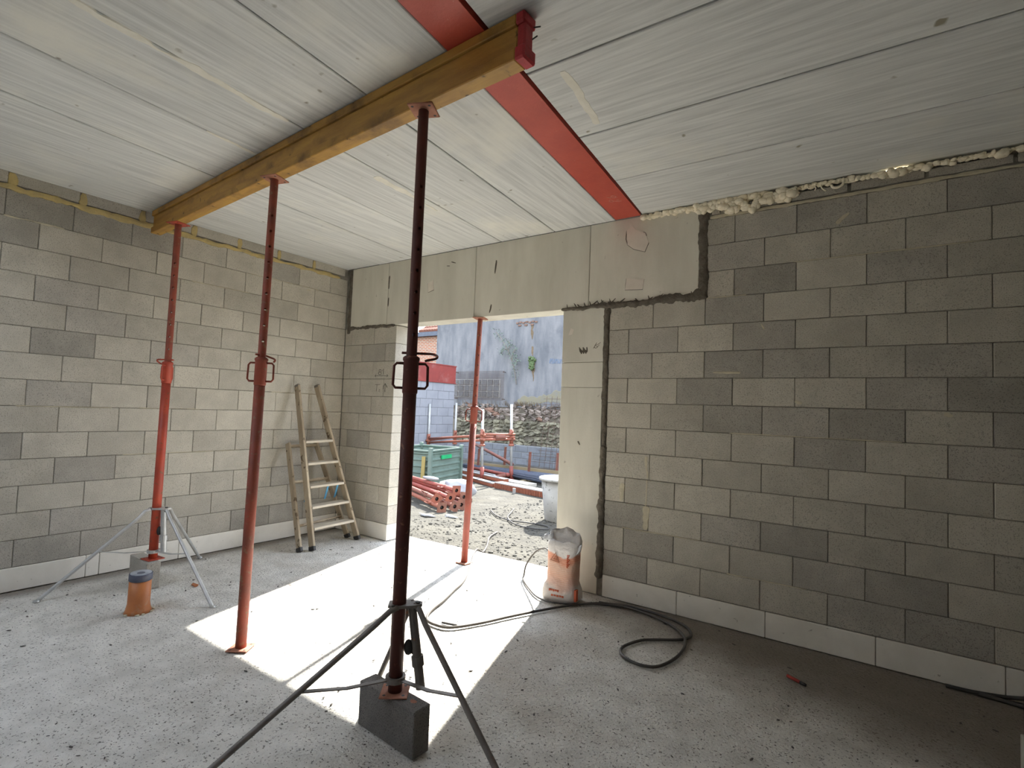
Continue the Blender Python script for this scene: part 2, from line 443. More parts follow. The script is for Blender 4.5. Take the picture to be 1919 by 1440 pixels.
def smooth_path(pts, sub=6):
    P = [Vector(p) for p in pts]
    out = []
    for i in range(len(P) - 1):
        p0, p1, p2, p3 = P[max(i - 1, 0)], P[i], P[i + 1], P[min(i + 2, len(P) - 1)]
        for k in range(sub):
            t = k / sub
            out.append(0.5 * ((2 * p1) + (p2 - p0) * t + (2 * p0 - 5 * p1 + 4 * p2 - p3) * t * t + (3 * p1 - p0 - 3 * p2 + p3) * t ** 3))
    out.append(P[-1])
    return out


def tube(bm, pts, r, n=8, closed=False):
    P = [Vector(p) for p in pts]
    rings = []
    k = len(P)
    prev = None
    for i, p in enumerate(P):
        a = P[(i - 1) % k] if closed or i > 0 else p
        b = P[(i + 1) % k] if closed or i < k - 1 else p
        t = (b - a).normalized()
        if prev is None:
            u = Vector((0, 0, 1)) if abs(t.z) < 0.9 else Vector((1, 0, 0))
            x = u.cross(t).normalized()
        else:
            x = (prev - t * prev.dot(t)).normalized()
        prev = x
        y = t.cross(x)
        rr = r[i] if isinstance(r, (list, tuple)) else r
        rings.append([bm.verts.new(p + x * rr * math.cos(2 * math.pi * j / n) + y * rr * math.sin(2 * math.pi * j / n)) for j in range(n)])
    for i in range(k if closed else k - 1):
        A, B = rings[i], rings[(i + 1) % k]
        for j in range(n):
            bm.faces.new((A[j], A[(j + 1) % n], B[(j + 1) % n], B[j]))
    if not closed:
        bm.faces.new(rings[0][::-1]); bm.faces.new(rings[-1])


def lathe(bm, prof, c=(0, 0, 0), n=24, M=None):
    rings = []
    for r, z in prof:
        rings.append([bm.verts.new(Vector((c[0] + r * math.cos(2 * math.pi * j / n), c[1] + r * math.sin(2 * math.pi * j / n), c[2] + z))) for j in range(n)])
    for A, B in zip(rings, rings[1:]):
        for j in range(n):
            bm.faces.new((A[j], A[(j + 1) % n], B[(j + 1) % n], B[j]))
    bm.faces.new(rings[0][::-1]); bm.faces.new(rings[-1])
    if M is not None:
        bmesh.ops.transform(bm, matrix=M, verts=[v for q in rings for v in q])


def blob(bm, c, r, sub=1, jit=0.0, sq=(1, 1, 1)):
    rr = bmesh.ops.create_icosphere(bm, subdivisions=sub, radius=1.0)
    s = random.random() * 50
    for v in rr['verts']:
        d = 1 + jit * noise.noise(v.co * 1.6 + Vector((s, s, s)))
        v.co = Vector(c) + Vector((v.co.x * r * sq[0], v.co.y * r * sq[1], v.co.z * r * sq[2])) * d


def ribbon(bm, p0, p1, nrm, w0, w1, thick=0.008, ragged=0.35, step=0.025, seed=0, fr=9.0):
    """ragged bead of mortar lying on a wall from p0 to p1, standing proud along nrm"""
    p0, p1, nrm = Vector(p0), Vector(p1), Vector(nrm)
    d = p1 - p0
    n = max(3, int(d.length / step))
    side = nrm.cross(d).normalized()
    rows = []
    for i in range(n + 1):
        t = i / n
        c = p0 + d * t
        w = w0 + (w1 - w0) * t
        a = w / 2 * (1 + ragged * 2 * noise.noise(Vector((t * d.length * fr, seed, 0.3))) + ragged * noise.noise(Vector((t * d.length * fr * 4, seed, 7.3))))
        b = w / 2 * (1 + ragged * 2 * noise.noise(Vector((t * d.length * fr, seed + 9.1, 0.3))) + ragged * noise.noise(Vector((t * d.length * fr * 4, seed + 5, 3.3))))
        a, b = max(a, 0.001), max(b, 0.001)
        if i in (0, n):
            a *= 0.6; b *= 0.6
        row = []
        for s, h in ((-a, -0.004), (-a * 0.8, thick * 0.7), (0, thick), (b * 0.8, thick * 0.7), (b, -0.004)):
            hh = h if h < 0 else h * (1 + 0.7 * noise.noise(Vector((t * d.length * 22, s * 60, seed))))
            row.append(bm.verts.new(c + side * s + nrm * hh))
        rows.append(row)
    for A, B in zip(rows, rows[1:]):
        for j in range(4):
            bm.faces.new((A[j], A[j + 1], B[j + 1], B[j]))
    bm.faces.new(rows[0]); bm.faces.new(rows[-1][::-1])


_bcache = {}


def block_mesh(lx, ly, lz, m, bev=0.004, key='b'):
    k = (round(lx, 3), round(ly, 3), round(lz, 3), m.name, key)
    if k not in _bcache:
        bm = BM()
        box(bm, (-lx / 2, -ly / 2, -lz / 2), (lx / 2, ly / 2, lz / 2), None, bev)
        me = bpy.data.meshes.new(key)
        bmesh.ops.recalc_face_normals(bm, faces=bm.faces)
        bm.to_mesh(me); bm.free()
        me.materials.append(m)
        _bcache[k] = me
    return _bcache[k]


def piece(name, me, loc, parent, rot=None):
    o = bpy.data.objects.new(name, me)
    link(o, parent)
    loc = Vector(loc)
    M = Matrix.Translation(loc)
    if rot is not None:
        M = M @ rot
    L = WM[parent].inverted() @ M
    o.matrix_local = L
    WM[o] = M
    return o


# ------------------------------------------------------------------ the room shell
H0, CH, ZC = 0.177, 0.2, 3.105
GAP = 0.0035


def row_z(r):
    return H0 + (14 - r) * CH, H0 + (15 - r) * CH


# where the visibly darker blocks sit in the two walls (metres along the wall, height)
DARK_X = [(5.42, 2.48), (4.48, 2.70), (4.60, 2.09), (4.41, 1.88), (4.82, 1.48), (4.41, 1.47), (5.60, 1.83), (5.02, 1.30), (5.03, 0.52), (5.40, 0.51), (5.81, 1.18), (4.46, 2.92), (4.97, 2.78), (5.86, 2.94), (5.30, 0.32), (5.78, 0.33), (4.60, 0.69), (0.57, 2.06), (0.51, 1.08), (0.65, 0.37), (5.81, 1.83), (3.67, 0.60)]
DARK_Y = [(-2.65, 1.45), (-2.45, 2.88), (-0.49, 0.26), (-1.15, 0.24), (-2.35, 0.41), (-2.71, 0.26), (-2.21, 0.18), (-0.77, 0.61), (-2.20, 2.95), (-2.89, 2.76), (-2.70, 2.22), (-0.59, 0.80), (-2.85, 1.14), (-1.87, 0.26), (-3.01, 2.80), (-1.04, 2.95), (-0.35, 1.14)]


def block_row(parent, axis, r, a, b, phase, L=0.4, depth=0.10, mats=None, dark=0.22, minl=0.07, z=None, gap=GAP):
    """a row of blocks. axis 'x': along x on the plane y=0 (faces -y); axis 'y': along y on x=0 (faces +x)"""
    z0, z1 = z if z else row_z(r)
    k0 = math.floor((a - phase) / L)
    cuts = [a]
    k = k0
    while True:
        c = phase + k * L
        if c > b - minl: break
        if c > a + minl: cuts.append(c)
        k += 1
    cuts.append(b)
    for u, v in zip(cuts, cuts[1:]):
        l = round(v - u - gap, 3)
        m = M_block
        if mats:
            known = any(u < p < v and z0 < q < z1 for p, q in (DARK_X if axis == 'x' else DARK_Y))
            m = mats[1] if known or random.random() < dark else mats[0]
        j = random.uniform(-0.002, 0.002)
        h = z1 - z0 - gap
        if axis == 'x':
            me = block_mesh(l, depth, h, m, key='concrete_block')
            piece('concrete_block', me, ((u + v) / 2, depth / 2 + j, (z0 + z1) / 2), parent)
        else:
            me = block_mesh(depth, l, h, m, key='concrete_block')
            piece('concrete_block', me, (-depth / 2 + j, (u + v) / 2, (z0 + z1) / 2), parent)


BL = (M_block, M_block_dark)
# --- left wall
wl = thing('wall_left', 'left wall of pale grey concrete blocks on a white base course', None, (0, 0, 0), kind='structure')
b = BM(); box(b, (-0.19, -6.0, 0), (-0.009, 0.2, 3.30)); obj('mortar_backing', b, M_mortar, wl)
for r in range(1, 15):
    block_row(wl, 'y', r, -4.8, -0.002, -2.647 if r % 2 else -2.847, mats=BL, dark=0.05)
b = BM(); box(b, (-0.02, -6.0, 0), (0.0, -4.8, 2.977)); obj('plain_block_face', b, M_block, wl)
block_row(wl, 'y', 0, -4.8, -0.03, -2.60, L=0.425, mats=BL, dark=0.6, z=(3.0, ZC + 0.02), gap=0.035)
y = -4.8
while y < -0.01:                                            # white base course of the left wall
    e = min(y + 0.6, -0.002)
    if y <= -2.32 < e and e - y > 0.1: e = -2.31
    piece('base_block', block_mesh(0.1, round(e - y - 0.004, 3), H0 - 0.004, M_white_base, key='base_block'), (-0.046, (y + e) / 2, H0 / 2), wl)
    y = e
b = BM()
ribbon(b, (0, -4.8, 2.988), (0, -0.12, 2.984), (1, 0, 0), 0.056, 0.034, 0.009, 0.5, 0.03, 3)
yy = -2.60 - 0.425 * 5
while yy < -0.2:
    ribbon(b, (0, yy, 3.0), (0, yy, ZC - 0.005), (1, 0, 0), 0.062, 0.046, 0.005, 0.4, 0.02, yy)
    yy += 0.425
obj('bedding_mortar', b, M_yellow_mortar, wl)['label'] = 'yellowish mortar bed under the top course'
b = BM()
for k, (y0, y1, z0, w) in enumerate(((-3.05, -2.7, 2.777, 0.018), (-1.75, -1.2, 2.577, 0.01), (-1.2, -0.4, 2.777, 0.010), (-2.9, -2.3, 1.377, 0.008),
                                     (-2.1, -1.6, 1.38, 0.007), (-0.9, -0.3, 1.578, 0.006), (-2.2, -1.2, 0.978, 0.007), (-0.55, -0.5, 2.75, 0.02))):
    ribbon(b, (0, y0, z0), (0, y1, z0), (1, 0, 0), w, w * 0.6, 0.004, 0.6, 0.02, k * 3.1)
obj('mortar_smear', b, M_smear, wl)['kind'] = 'stuff'

# --- door wall (back wall of the room as seen)
wbk = thing('wall_back', 'grey concrete block wall with the doorway and a white base course', None, (0, 0, 0), kind='structure')
b = BM()
box(b, (0.0, 0.009, 0), (0.880, 0.19, 2.38))
box(b, (3.40, 0.009, 0), (7.4, 0.20, 2.40))
box(b, (4.19, 0.009, 2.39), (7.4, 0.20, 3.04))
box(b, (3.70, 0.03, 3.095), (4.2, 0.20, 3.30)); box(b, (4.19, 0.03, 3.03), (5.26, 0.20, 3.30)); box(b, (5.43, 0.03, 3.03), (7.4, 0.20, 3.30)); box(b, (5.2, 0.05, 3.09), (5.5, 0.20, 3.093))
box(b, (-0.005, 0.012, 2.36), (0.10, 0.2, 3.3))
obj('mortar_backing', b, M_mortar, wbk)
for r in range(4, 15):
    block_row(wbk, 'x', r, 0.002, 0.890, 0.322 - 0.4 if r % 2 else 0.125 - 0.4, depth=0.2, mats=BL, dark=0.06, minl=0.09)
for r in range(1, 15):
    a = 3.445 if r > 3 else 4.215
    block_row(wbk, 'x', r, a, 7.0, 5.2174 if r % 2 else 5.0174, mats=BL, dark=0.22)
block_row(wbk, 'x', 0, 4.24, 7.0, 5.12, mats=(M_block_dark, M_block_dark), z=(2.998, 3.072), gap=0.02)
for x0, x1 in ((0.002, 0.44), (0.44, 0.890)):
    piece('base_block', block_mesh(round(x1 - x0 - 0.003, 3), 0.2, H0 - 0.004, M_white_base, key='base_block'), ((x0 + x1) / 2, 0.096, H0 / 2), wbk)
xs = [3.445, 4.05, 4.653, 5.272, 5.86, 6.46, 7.0]
for x0, x1 in zip(xs, xs[1:]):
    piece('base_block', block_mesh(round(x1 - x0 - 0.004, 3), 0.1, H0 - 0.006, M_white_base, key='base_block'), ((x0 + x1) / 2, 0.046, H0 / 2 - 0.002), wbk)
b = BM(); ribbon(b, (4.24, 0, 2.987), (7.0, 0, 2.987), (0, -1, 0), 0.024, 0.022, 0.004, 0.4, 0.03, 5)
for k, (x0, z0, x1, z1, w) in enumerate(((3.79, 1.16, 3.80, 0.99, 0.035), (3.597, 0.93, 3.592, 0.79, 0.04), (3.80, 0.77, 3.795, 0.59, 0.055), (3.80, 0.975, 3.795, 0.77, 0.012),
                                       (4.28, 1.817, 4.47, 1.813, 0.022), (4.82, 1.62, 4.86, 1.605, 0.03), (4.6, 2.16, 4.62, 2.12, 0.02), (5.05, 2.8, 5.12, 2.86, 0.03),
                                       (5.6, 1.56, 5.64, 1.55, 0.03), (3.9, 2.377, 4.5, 2.377, 0.008), (4.4, 1.378, 5.4, 1.378, 0.008), (3.6, 0.577, 4.2, 0.577, 0.008),
                                       (4.8, 2.577, 5.8, 2.577, 0.008), (4.4, 0.38, 4.9, 0.377, 0.008))):
    ribbon(b, (x0, 0, z0), (x1, 0, z1), (0, -1, 0), w, w * 0.7, 0.003, 0.5, 0.015, k * 2.7)
obj('mortar_smear', b, M_smear, wbk)['kind'] = 'stuff'

# pencil marks on the pier beside the door (81 over a line, a fraction and an arrow below)
b = BM()


def stroke(bm, pts, plane, r=0.0035):
    tube(bm, [plane(*p) for p in pts], r, 5)


pm = lambda x, z: (x, -0.0005, z)
circ = lambda cx, cz, rx, rz, n=10, a0=0, a1=360: [(cx + rx * math.cos(R(a0 + (a1 - a0) * i / n)), cz + rz * math.sin(R(a0 + (a1 - a0) * i / n))) for i in range(n + 1)]
for P in (circ(0.655, 1.868, 0.019, 0.014), circ(0.652, 1.840, 0.024, 0.016), [(0.69, 1.868), (0.712, 1.888), (0.712, 1.826)], [(0.57, 1.812), (0.79, 1.812)],
          [(0.59, 1.825), (0.57, 1.812), (0.59, 1.80)], [(0.77, 1.825), (0.79, 1.812), (0.77, 1.80)],
          [(0.585, 1.712), (0.665, 1.712)], [(0.615, 1.712), (0.61, 1.635)], [(0.648, 1.655), (0.668, 1.658), (0.648, 1.632), (0.672, 1.632)],
          [(0.75, 1.63), (0.75, 1.725)], [(0.722, 1.69), (0.75, 1.725), (0.782, 1.68)], [(0.718, 1.66), (0.72, 1.70)]):
    stroke(b, P, pm)
tag(obj('pencil_marks', b, M_pencil, wbk), kind='stuff')

# --- lintel over the door
li = thing('lintel', 'pale smooth concrete lintel over the doorway with thin vertical joints', None, (0.1, 0, 2.385), kind='structure')
xs = [0.085, 0.719, 1.987, 3.245, 4.165]
for x0, x1 in zip(xs, xs[1:]):
    piece('lintel_panel', block_mesh(round(x1 - x0 - 0.005, 3), 0.23, 0.715, M_lintel, bev=0.003, key='lintel_panel'), ((x0 + x1) / 2, 0.115, 2.385 + 0.3575), li)
b = BM(); box(b, (0.1, 0.02, 2.39), (4.16, 0.22, 3.09)); obj('core', b, M_mortar, li)
b = BM()
for pts in ([(3.575, 3.0), (3.625, 3.03), (3.66, 2.99), (3.735, 2.955), (3.765, 2.87), (3.735, 2.80), (3.64, 2.835), (3.585, 2.88)],
            [(3.585, 2.60), (3.735, 2.575), (3.725, 2.495), (3.575, 2.505)], [(1.34, 2.80), (1.42, 2.83), (1.43, 2.72), (1.35, 2.70)]):
    f = bm_f = b.faces.new([b.verts.new((x, -0.004, z)) for x, z in pts])
    ex = bmesh.ops.extrude_face_region(b, geom=[f])
    bmesh.ops.translate(b, vec=(0, 0.006, 0), verts=[v for v in ex['geom'] if isinstance(v, bmesh.types.BMVert)])
obj('repair_patch', b, M_patch, li)['label'] = 'flush pinkish repair patches'
b = BM()
for pts in ([(3.575, 3.0), (3.57, 2.93), (3.585, 2.88), (3.64, 2.835), (3.735, 2.80), (3.765, 2.87)], [(3.72, 2.965), (3.735, 2.955), (3.745, 2.93)],
            [(3.585, 2.60), (3.578, 2.55), (3.575, 2.505), (3.725, 2.495)], [(1.34, 2.80), (1.35, 2.70), (1.43, 2.72)]):
    tube(b, [(x, -0.001, z) for x, z in pts], 0.0035, 5)
obj('patch_edge', b, M_mortar_dark, li)['kind'] = 'stuff'
b = BM()
for k, (x0, z0, x1, z1, w) in enumerate(((0.735, 2.95, 0.728, 2.80, 0.028), (0.735, 2.70, 0.73, 2.60, 0.022), (2.24, 2.93, 2.23, 2.80, 0.022), (1.66, 2.99, 1.72, 2.97, 0.012),
                                       (1.6, 2.955, 1.64, 2.95, 0.010), (2.2, 2.50, 2.18, 2.42, 0.022))):
    ribbon(b, (x0, 0, z0), (x1, 0, z1), (0, -1, 0), w, w * 0.8, 0.002, 0.3, 0.02, k * 1.7)
obj('mortar_mark', b, M_mortar_dark, li)['kind'] = 'stuff'

# --- column at the right of the doorway
co = thing('column', 'pale smooth concrete jamb column right of the doorway', None, (3.2, 0, 0), kind='structure')
for z0, z1 in ((0.0, 1.70), (1.70, 1.915), (1.915, 2.38)):
    piece('column_panel', block_mesh(0.392, 0.21, round(z1 - z0 - 0.003, 3), M_lintel, bev=0.003, key='column_panel'), (3.200, 0.105, (z0 + z1) / 2), co)
b = BM()
for k in range(7):
    ribbon(b, (3.2 + 0.012 * k - 0.03, 0, 2.045 - 0.012 * (k % 3)), (3.215 + 0.010 * k - 0.03, 0, 2.0 - 0.012 * (k % 2)), (0, -1, 0), 0.010, 0.014, 0.003, 0.5, 0.01, k)
ribbon(b, (3.185, 0, 1.24), (3.205, 0, 1.21), (0, -1, 0), 0.016, 0.012, 0.002, 0.5, 0.01, 33)
for k in range(6):
    ribbon(b, (3.37 - 0.012 * k, 0, 2.08 - 0.02 * (k % 3)), (3.34 - 0.012 * (k % 4), 0, 2.06 - 0.03 * (k % 2)), (0, -1, 0), 0.004, 0.004, 0.002, 0.5, 0.01, k)
obj('mortar_mark', b, M_mortar_dark, co)['kind'] = 'stuff'
b = BM()
f = b.faces.new([b.verts.new((x, -0.0015, z)) for x, z in [(3.06, 2.155), (3.085, 2.215), (3.115, 2.20), (3.10, 2.16)]])
ex = bmesh.ops.extrude_face_region(b, geom=[f]); bmesh.ops.translate(b, vec=(0, 0.003, 0), verts=[v for v in ex['geom'] if isinstance(v, bmesh.types.BMVert)])
obj('repair_patch', b, M_patch, co)

# --- dark mortar beads round lintel and column
jm = BM()
nrm = (0, -1, 0)
ribbon(jm, (4.192, 0, 3.075), (4.198, 0, 2.37), nrm, 0.07, 0.072, 0.010, 0.22, 0.015, 1)
ribbon(jm, (2.985, 0, 2.386), (3.45, 0, 2.386), nrm, 0.032, 0.044, 0.012, 0.45, 0.012, 2)
ribbon(jm, (3.42, 0, 2.388), (4.22, 0, 2.402), nrm, 0.046, 0.085, 0.012, 0.45, 0.012, 3)
ribbon(jm, (3.419, 0, 2.39), (3.421, 0, 1.2), nrm, 0.058, 0.05, 0.010, 0.32, 0.015, 4)
ribbon(jm, (3.421, 0, 1.22), (3.415, 0, 0.14), nrm, 0.05, 0.075, 0.014, 0.32, 0.015, 5)
ribbon(jm, (0.058, 0, 3.09), (0.062, 0, 2.32), nrm, 0.055, 0.060, 0.008, 0.35, 0.015, 6)
ribbon(jm, (0.05, 0, 2.382), (0.86, 0, 2.376), nrm, 0.045, 0.030, 0.010, 0.45, 0.012, 7)
for k in range(22):
    x = random.uniform(3.0, 4.15)
    ribbon(jm, (x, 0, 2.40), (x + random.uniform(-0.03, 0.05), 0, 2.41 + random.uniform(0.01, 0.035)), nrm, 0.014, 0.006, 0.004, 0.5, 0.01, k)
o = obj('trim_1', jm, M_mortar_dark, None, smooth=True)
tag(o, 'rough dark mortar bead around the lintel and the column', kind='structure')

# --- ceiling: hollow core slabs
ce = thing('ceiling', 'grey precast concrete slab ceiling with narrow joints', None, (3.5, -2, ZC), kind='structure')
b = BM()
box(b, (-0.19, -4.0, ZC + 0.05), (3.75, 0.24, 3.42)); box(b, (2.66, -6.0, ZC + 0.05), (3.75, -3.98, 3.42)); box(b, (3.45, -6.0, ZC + 0.06), (7.4, 0.02, 3.42))
obj('slab_backing', b, M_dark, ce)
SK = -0.078
edges = [(-0.19, 0.0), (0.55, SK), (1.115, SK), (1.73, SK), (2.29, SK), (2.885, SK), (3.475, SK)]


def prism(bm, quad, z0, z1, ch=0.004):
    lo_ = [bm.verts.new((x, y, z0 + ch)) for x, y in quad]
    hi_ = [bm.verts.new((x, y, z1)) for x, y in quad]
    cx = sum(q[0] for q in quad) / 4; cy = sum(q[1] for q in quad) / 4
    ins = [bm.verts.new((x + (ch if x < cx else -ch), y + (ch if y < cy else -ch), z0)) for x, y in quad]
    for i in range(4):
        j = (i + 1) % 4
        bm.faces.new((lo_[i], lo_[j], hi_[j], hi_[i]))
        bm.faces.new((ins[i], ins[j], lo_[j], lo_[i]))
    bm.faces.new(hi_); bm.faces.new(ins[::-1])


for i_, ((a, sa), (c, sc)) in enumerate(zip(edges, edges[1:])):
    ye = -4.0 if i_ < 4 else -6.0             # the first four stop short: unseen opening added to let in sky light
    q = [(a + 0.005, 0.0), (c - 0.005, 0.0), (c + sc * ye - 0.005, ye), (a + sa * ye + 0.005, ye)]
    b = BM(); prism(b, q, ZC + random.uniform(-0.002, 0.002), ZC + 0.15)
    obj('hollow_core_slab', b, M_slabL, ce)
ys = [0.10, -0.70, -1.335, -1.985, -2.62, -3.25, -3.88, -4.5, -5.2, -6.0]
for k, (y1, y0) in enumerate(zip(ys, ys[1:])):
    b = BM()
    e = lambda y: 3.701 + SK * y
    sl = 0.012
    q = [(e(y1) + 0.016, y1 - 0.006), (7.4, y1 - 0.006 + sl * 3), (7.4, y0 + 0.006 + sl * 3), (e(y0) + 0.016, y0 + 0.006)]
    if k == 0:
        q = [(e(-0.01) + 0.010, -0.012), (7.4, 0.06), (7.4, y0 + 0.006 + sl * 3), (e(y0) + 0.016, y0 + 0.006)]
    prism(b, q, ZC + random.uniform(-0.002, 0.002), ZC + 0.15)
    obj('hollow_core_slab', b, M_slabR, ce)

b = BM()
ribbon(b, (2.56, -3.9, ZC), (2.465, -2.35, ZC), (0, 0, -1), 0.05, 0.05, 0.003, 0.9, 0.02, 4, 5.0)
ribbon(b, (1.93, -2.55, ZC), (1.905, -2.2, ZC), (0, 0, -1), 0.02, 0.03, 0.003, 0.9, 0.02, 14, 5.0)
ribbon(b, (2.335, -1.6, ZC), (2.29, -0.9, ZC), (0, 0, -1), 0.05, 0.03, 0.003, 0.9, 0.02, 24, 5.0)
ribbon(b, (4.03, -1.92, ZC), (3.98, -1.42, ZC), (0, 0, -1), 0.035, 0.06, 0.003, 0.6, 0.02, 34, 4.0)
obj('cement_smear', b, mat('cement_smear', (0.78, 0.76, 0.69), (0.70, 0.68, 0.60), 12, rough=0.95), ce)['kind'] = 'stuff'

# --- red steel beam flange in the ceiling
rb = thing('steel_beam', 'red primed steel beam set flush in the ceiling slabs', 'beam', (3.6, 0, ZC))
b = BM()
q = [(3.480, -0.015), (3.697, -0.015), (3.697 + SK * -6.0, -6.0), (3.480 + SK * -6.0, -6.0)]
prism(b, q, ZC - 0.004, ZC + 0.03, 0.003)
obj('bottom_flange', b, M_redbeam, rb)
b = BM(); bar(b, (3.59, -0.02, ZC + 0.04), (3.59 + SK * -6, -6, ZC + 0.04), 0.012, 0.02); obj('web', b, M_redbeam, rb)
b = BM()
cm = lambda x, y: (x, y, ZC - 0.0045)
for P in (circ(3.611, -0.402, 0.014, 0.020, 12), [(3.627, -0.393), (3.65, -0.375), (3.68, -0.367)], [(3.652, -0.398), (3.67, -0.392)],
          [(3.611, -0.488), (3.622, -0.468), (3.634, -0.455)], circ(3.657, -0.468, 0.016, 0.022, 12, 20, 330), [(3.672, -0.476), (3.676, -0.445)]):
    stroke(b, P, cm, 0.0022)
tag(obj('chalk_mark', b, M_chalk, rb), kind='stuff')['label'] = 'small chalked figures'

# --- floor
fl = BM()
bmesh.ops.create_grid(fl, x_segments=120, y_segments=100, size=0.5)
for v in fl.verts:
    v.co = Vector(((v.co.x + 0.5) * 7.6 - 0.1, (v.co.y + 0.5) * 6.35 - 6.0, 0))
    v.co.z = 0.004 * noise.noise(v.co * 1.3) + 0.003 * noise.noise(v.co * 5) - 0.004
    if v.co.y > 0.30:
        v.co.y = 0.335 + 0.03 * (v.co.x - 0.9) + 0.01 * noise.noise(v.co * 6)
eb = [e for e in fl.edges if e.is_boundary]
ex = bmesh.ops.extrude_edge_only(fl, edges=eb)
for v in [g for g in ex['geom'] if isinstance(g, bmesh.types.BMVert)]:
    v.co.z -= 0.15
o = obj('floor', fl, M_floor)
tag(o, 'rough grey concrete floor with dark flecks', kind='structure')

# --- unseen sides of the room
o = thing('wall_front', 'block wall behind the viewpoint', None, (3, -6, 0), kind='structure')
b = BM(); box(b, (-0.19, -6.2, 0), (7.4, -6.0, 3.42))
obj('block_face', b, M_block, o)
o = thing('wall_right', 'block wall on the side out of view', None, (7.3, -3, 0), kind='structure')
b = BM(); box(b, (7.3, -6.2, 0), (7.5, 0.2, 3.3)); obj('block_face', b, M_block_dark, o)

o = thing('wall_sun_block', 'added unseen wall keeping direct sun out of the added ceiling opening', None, (1.2, -3.8, 3.42), kind='structure')
b = BM(); box(b, (-0.19, -3.95, 3.42), (3.6, -3.76, 5.7)); obj('block_face', b, M_block, o)  # added out of view to block the sun above the ceiling opening

# ------------------------------------------------------------------ foam bead
b = BM()
random.seed(21)


def foamline(x0, x1, z_top, drop, r, n):
    for i in range(n):
        t = (i + random.random() * 0.6) / n
        x = x0 + (x1 - x0) * t
        for k in range(2):
            blob(b, (x + random.uniform(-0.012, 0.012), random.uniform(-0.030, 0.005), z_top - random.uniform(0.2, 1.0) * drop), r * random.uniform(0.7, 1.25), 2, 0.35,
                 (random.uniform(0.9, 1.5), 1, random.uniform(0.7, 1.1)))


foamline(3.715, 4.16, 3.093, 0.022, 0.020, 26)
foamline(4.14, 4.62, 3.100, 0.020, 0.024, 34)
foamline(4.16, 4.42, 3.090, 0.050, 0.022, 20)
foamline(4.36, 4.50, 3.085, 0.085, 0.022, 14)
for i in range(9):
    t = i / 8
    blob(b, (4.575 - 0.035 * t, -0.035, 3.06 - 0.085 * t), 0.026 - 0.006 * abs(t - 0.5), 2, 0.3)
for i in range(6):
    blob(b, (4.53 + 0.008 * i, -0.03, 2.985 + 0.004 * i), 0.022, 2, 0.3)
foamline(4.60, 4.80, 3.095, 0.065, 0.026, 24)
foamline(4.80, 5.16, 3.094, 0.014, 0.014, 24)
foamline(5.10, 5.95, 3.083, 0.008, 0.015, 60)
for x, r in ((5.36, 0.03), (5.40, 0.026), (5.52, 0.028), (5.30, 0.022), (5.85, 0.026), (5.87, 0.022), (5.64, 0.018)):
    blob(b, (x, -0.02, 3.062), r, 2, 0.3, (1.1, 1, 0.9))
foamline(5.95, 6.9, 3.085, 0.02, 0.02, 30)
for pts, r in (([(4.90, -0.03, 3.085), (4.93, -0.035, 3.06), (4.925, -0.03, 3.04)], 0.004), ([(4.96, -0.03, 3.085), (4.965, -0.035, 3.05), (4.99, -0.03, 3.025)], 0.004),
               ([(5.09, -0.03, 3.085), (5.085, -0.035, 3.05), (5.06, -0.03, 3.035), (5.03, -0.03, 3.04), (5.02, -0.03, 3.06)], 0.008),
               ([(4.88, -0.03, 3.085), (4.89, -0.03, 3.065)], 0.004)):
    tube(b, smooth_path(pts, 5), r, 7)
o = obj('expanding_foam', b, M_foam, None, smooth=True, loc=(4.8, 0, 3.08))
tag(o, 'lumpy cream expanding foam squeezed out between block wall and ceiling', 'foam')
random.seed(5)

# ------------------------------------------------------------------ formwork beam
P0, P1 = Vector((0.072, -2.097, 0)), Vector((4.083, -2.303, 0))
bl = (P1 - P0).length
br = math.atan2(P1.y - P0.y, P1.x - P0.x)
fb = thing('formwork_beam', 'long yellow timber formwork beam under the ceiling held up by three props', 'beam', (P0.x, P0.y, 2.905), br)
for nm, lo, hi in (('bottom_flange', (0, -0.04, 0), (bl - 0.03, 0.04, 0.052)), ('web', (0.004, -0.026, 0.05), (bl - 0.03, 0.026, 0.152)), ('top_flange', (0, -0.04, 0.15), (bl - 0.03, 0.04, 0.196))):
    b = BM(); box(b, lo, hi, None, 0.004); obj(nm, b, M_wood_y, fb, world=False)
b = BM()
for lo, hi in (((bl - 0.032, -0.043, -0.003), (bl + 0.02, 0.043, 0.055)), ((bl - 0.030, -0.030, 0.05), (bl + 0.012, 0.030, 0.155)), ((bl - 0.032, -0.043, 0.148), (bl + 0.015, 0.043, 0.197))):
    box(b, lo, hi, None, 0.008)
ec = obj('end_cap', b, M_capred, fb, world=False); ec['label'] = 'red painted beam end'
b = BM()
cyl(b, (bl, 0.025, 0.16), (bl + 0.045, 0.03, 0.150), 0.003, n=6); obj('nail', b, M_knob, ec, world=False)
b = BM(); cyl(b, (bl, 0.02, 0.10), (bl + 0.035, 0.025, 0.112), 0.003, n=6); obj('nail', b, M_knob, ec, world=False)

# ------------------------------------------------------------------ steel props


def holed_tube(bm, z0, z1, r, holes, ang, n=12, hh=0.014):
    """tube with see-through pin holes cut at the given heights, along direction ang"""
    zs = [z0]
    for h in holes:
        zs += [h - hh / 2, h + hh / 2]
    zs.append(z1)
    a0 = ang - math.pi / n
    rings = [[bm.verts.new((r * math.cos(a0 + 2 * math.pi * j / n), r * math.sin(a0 + 2 * math.pi * j / n), z)) for j in range(n)] for z in zs]
    for i, (A, B) in enumerate(zip(rings, rings[1:])):
        for j in range(n):
            if i % 2 == 1 and j in (0, n // 2):
                continue
            bm.faces.new((A[j], A[(j + 1) % n], B[(j + 1) % n], B[j]))


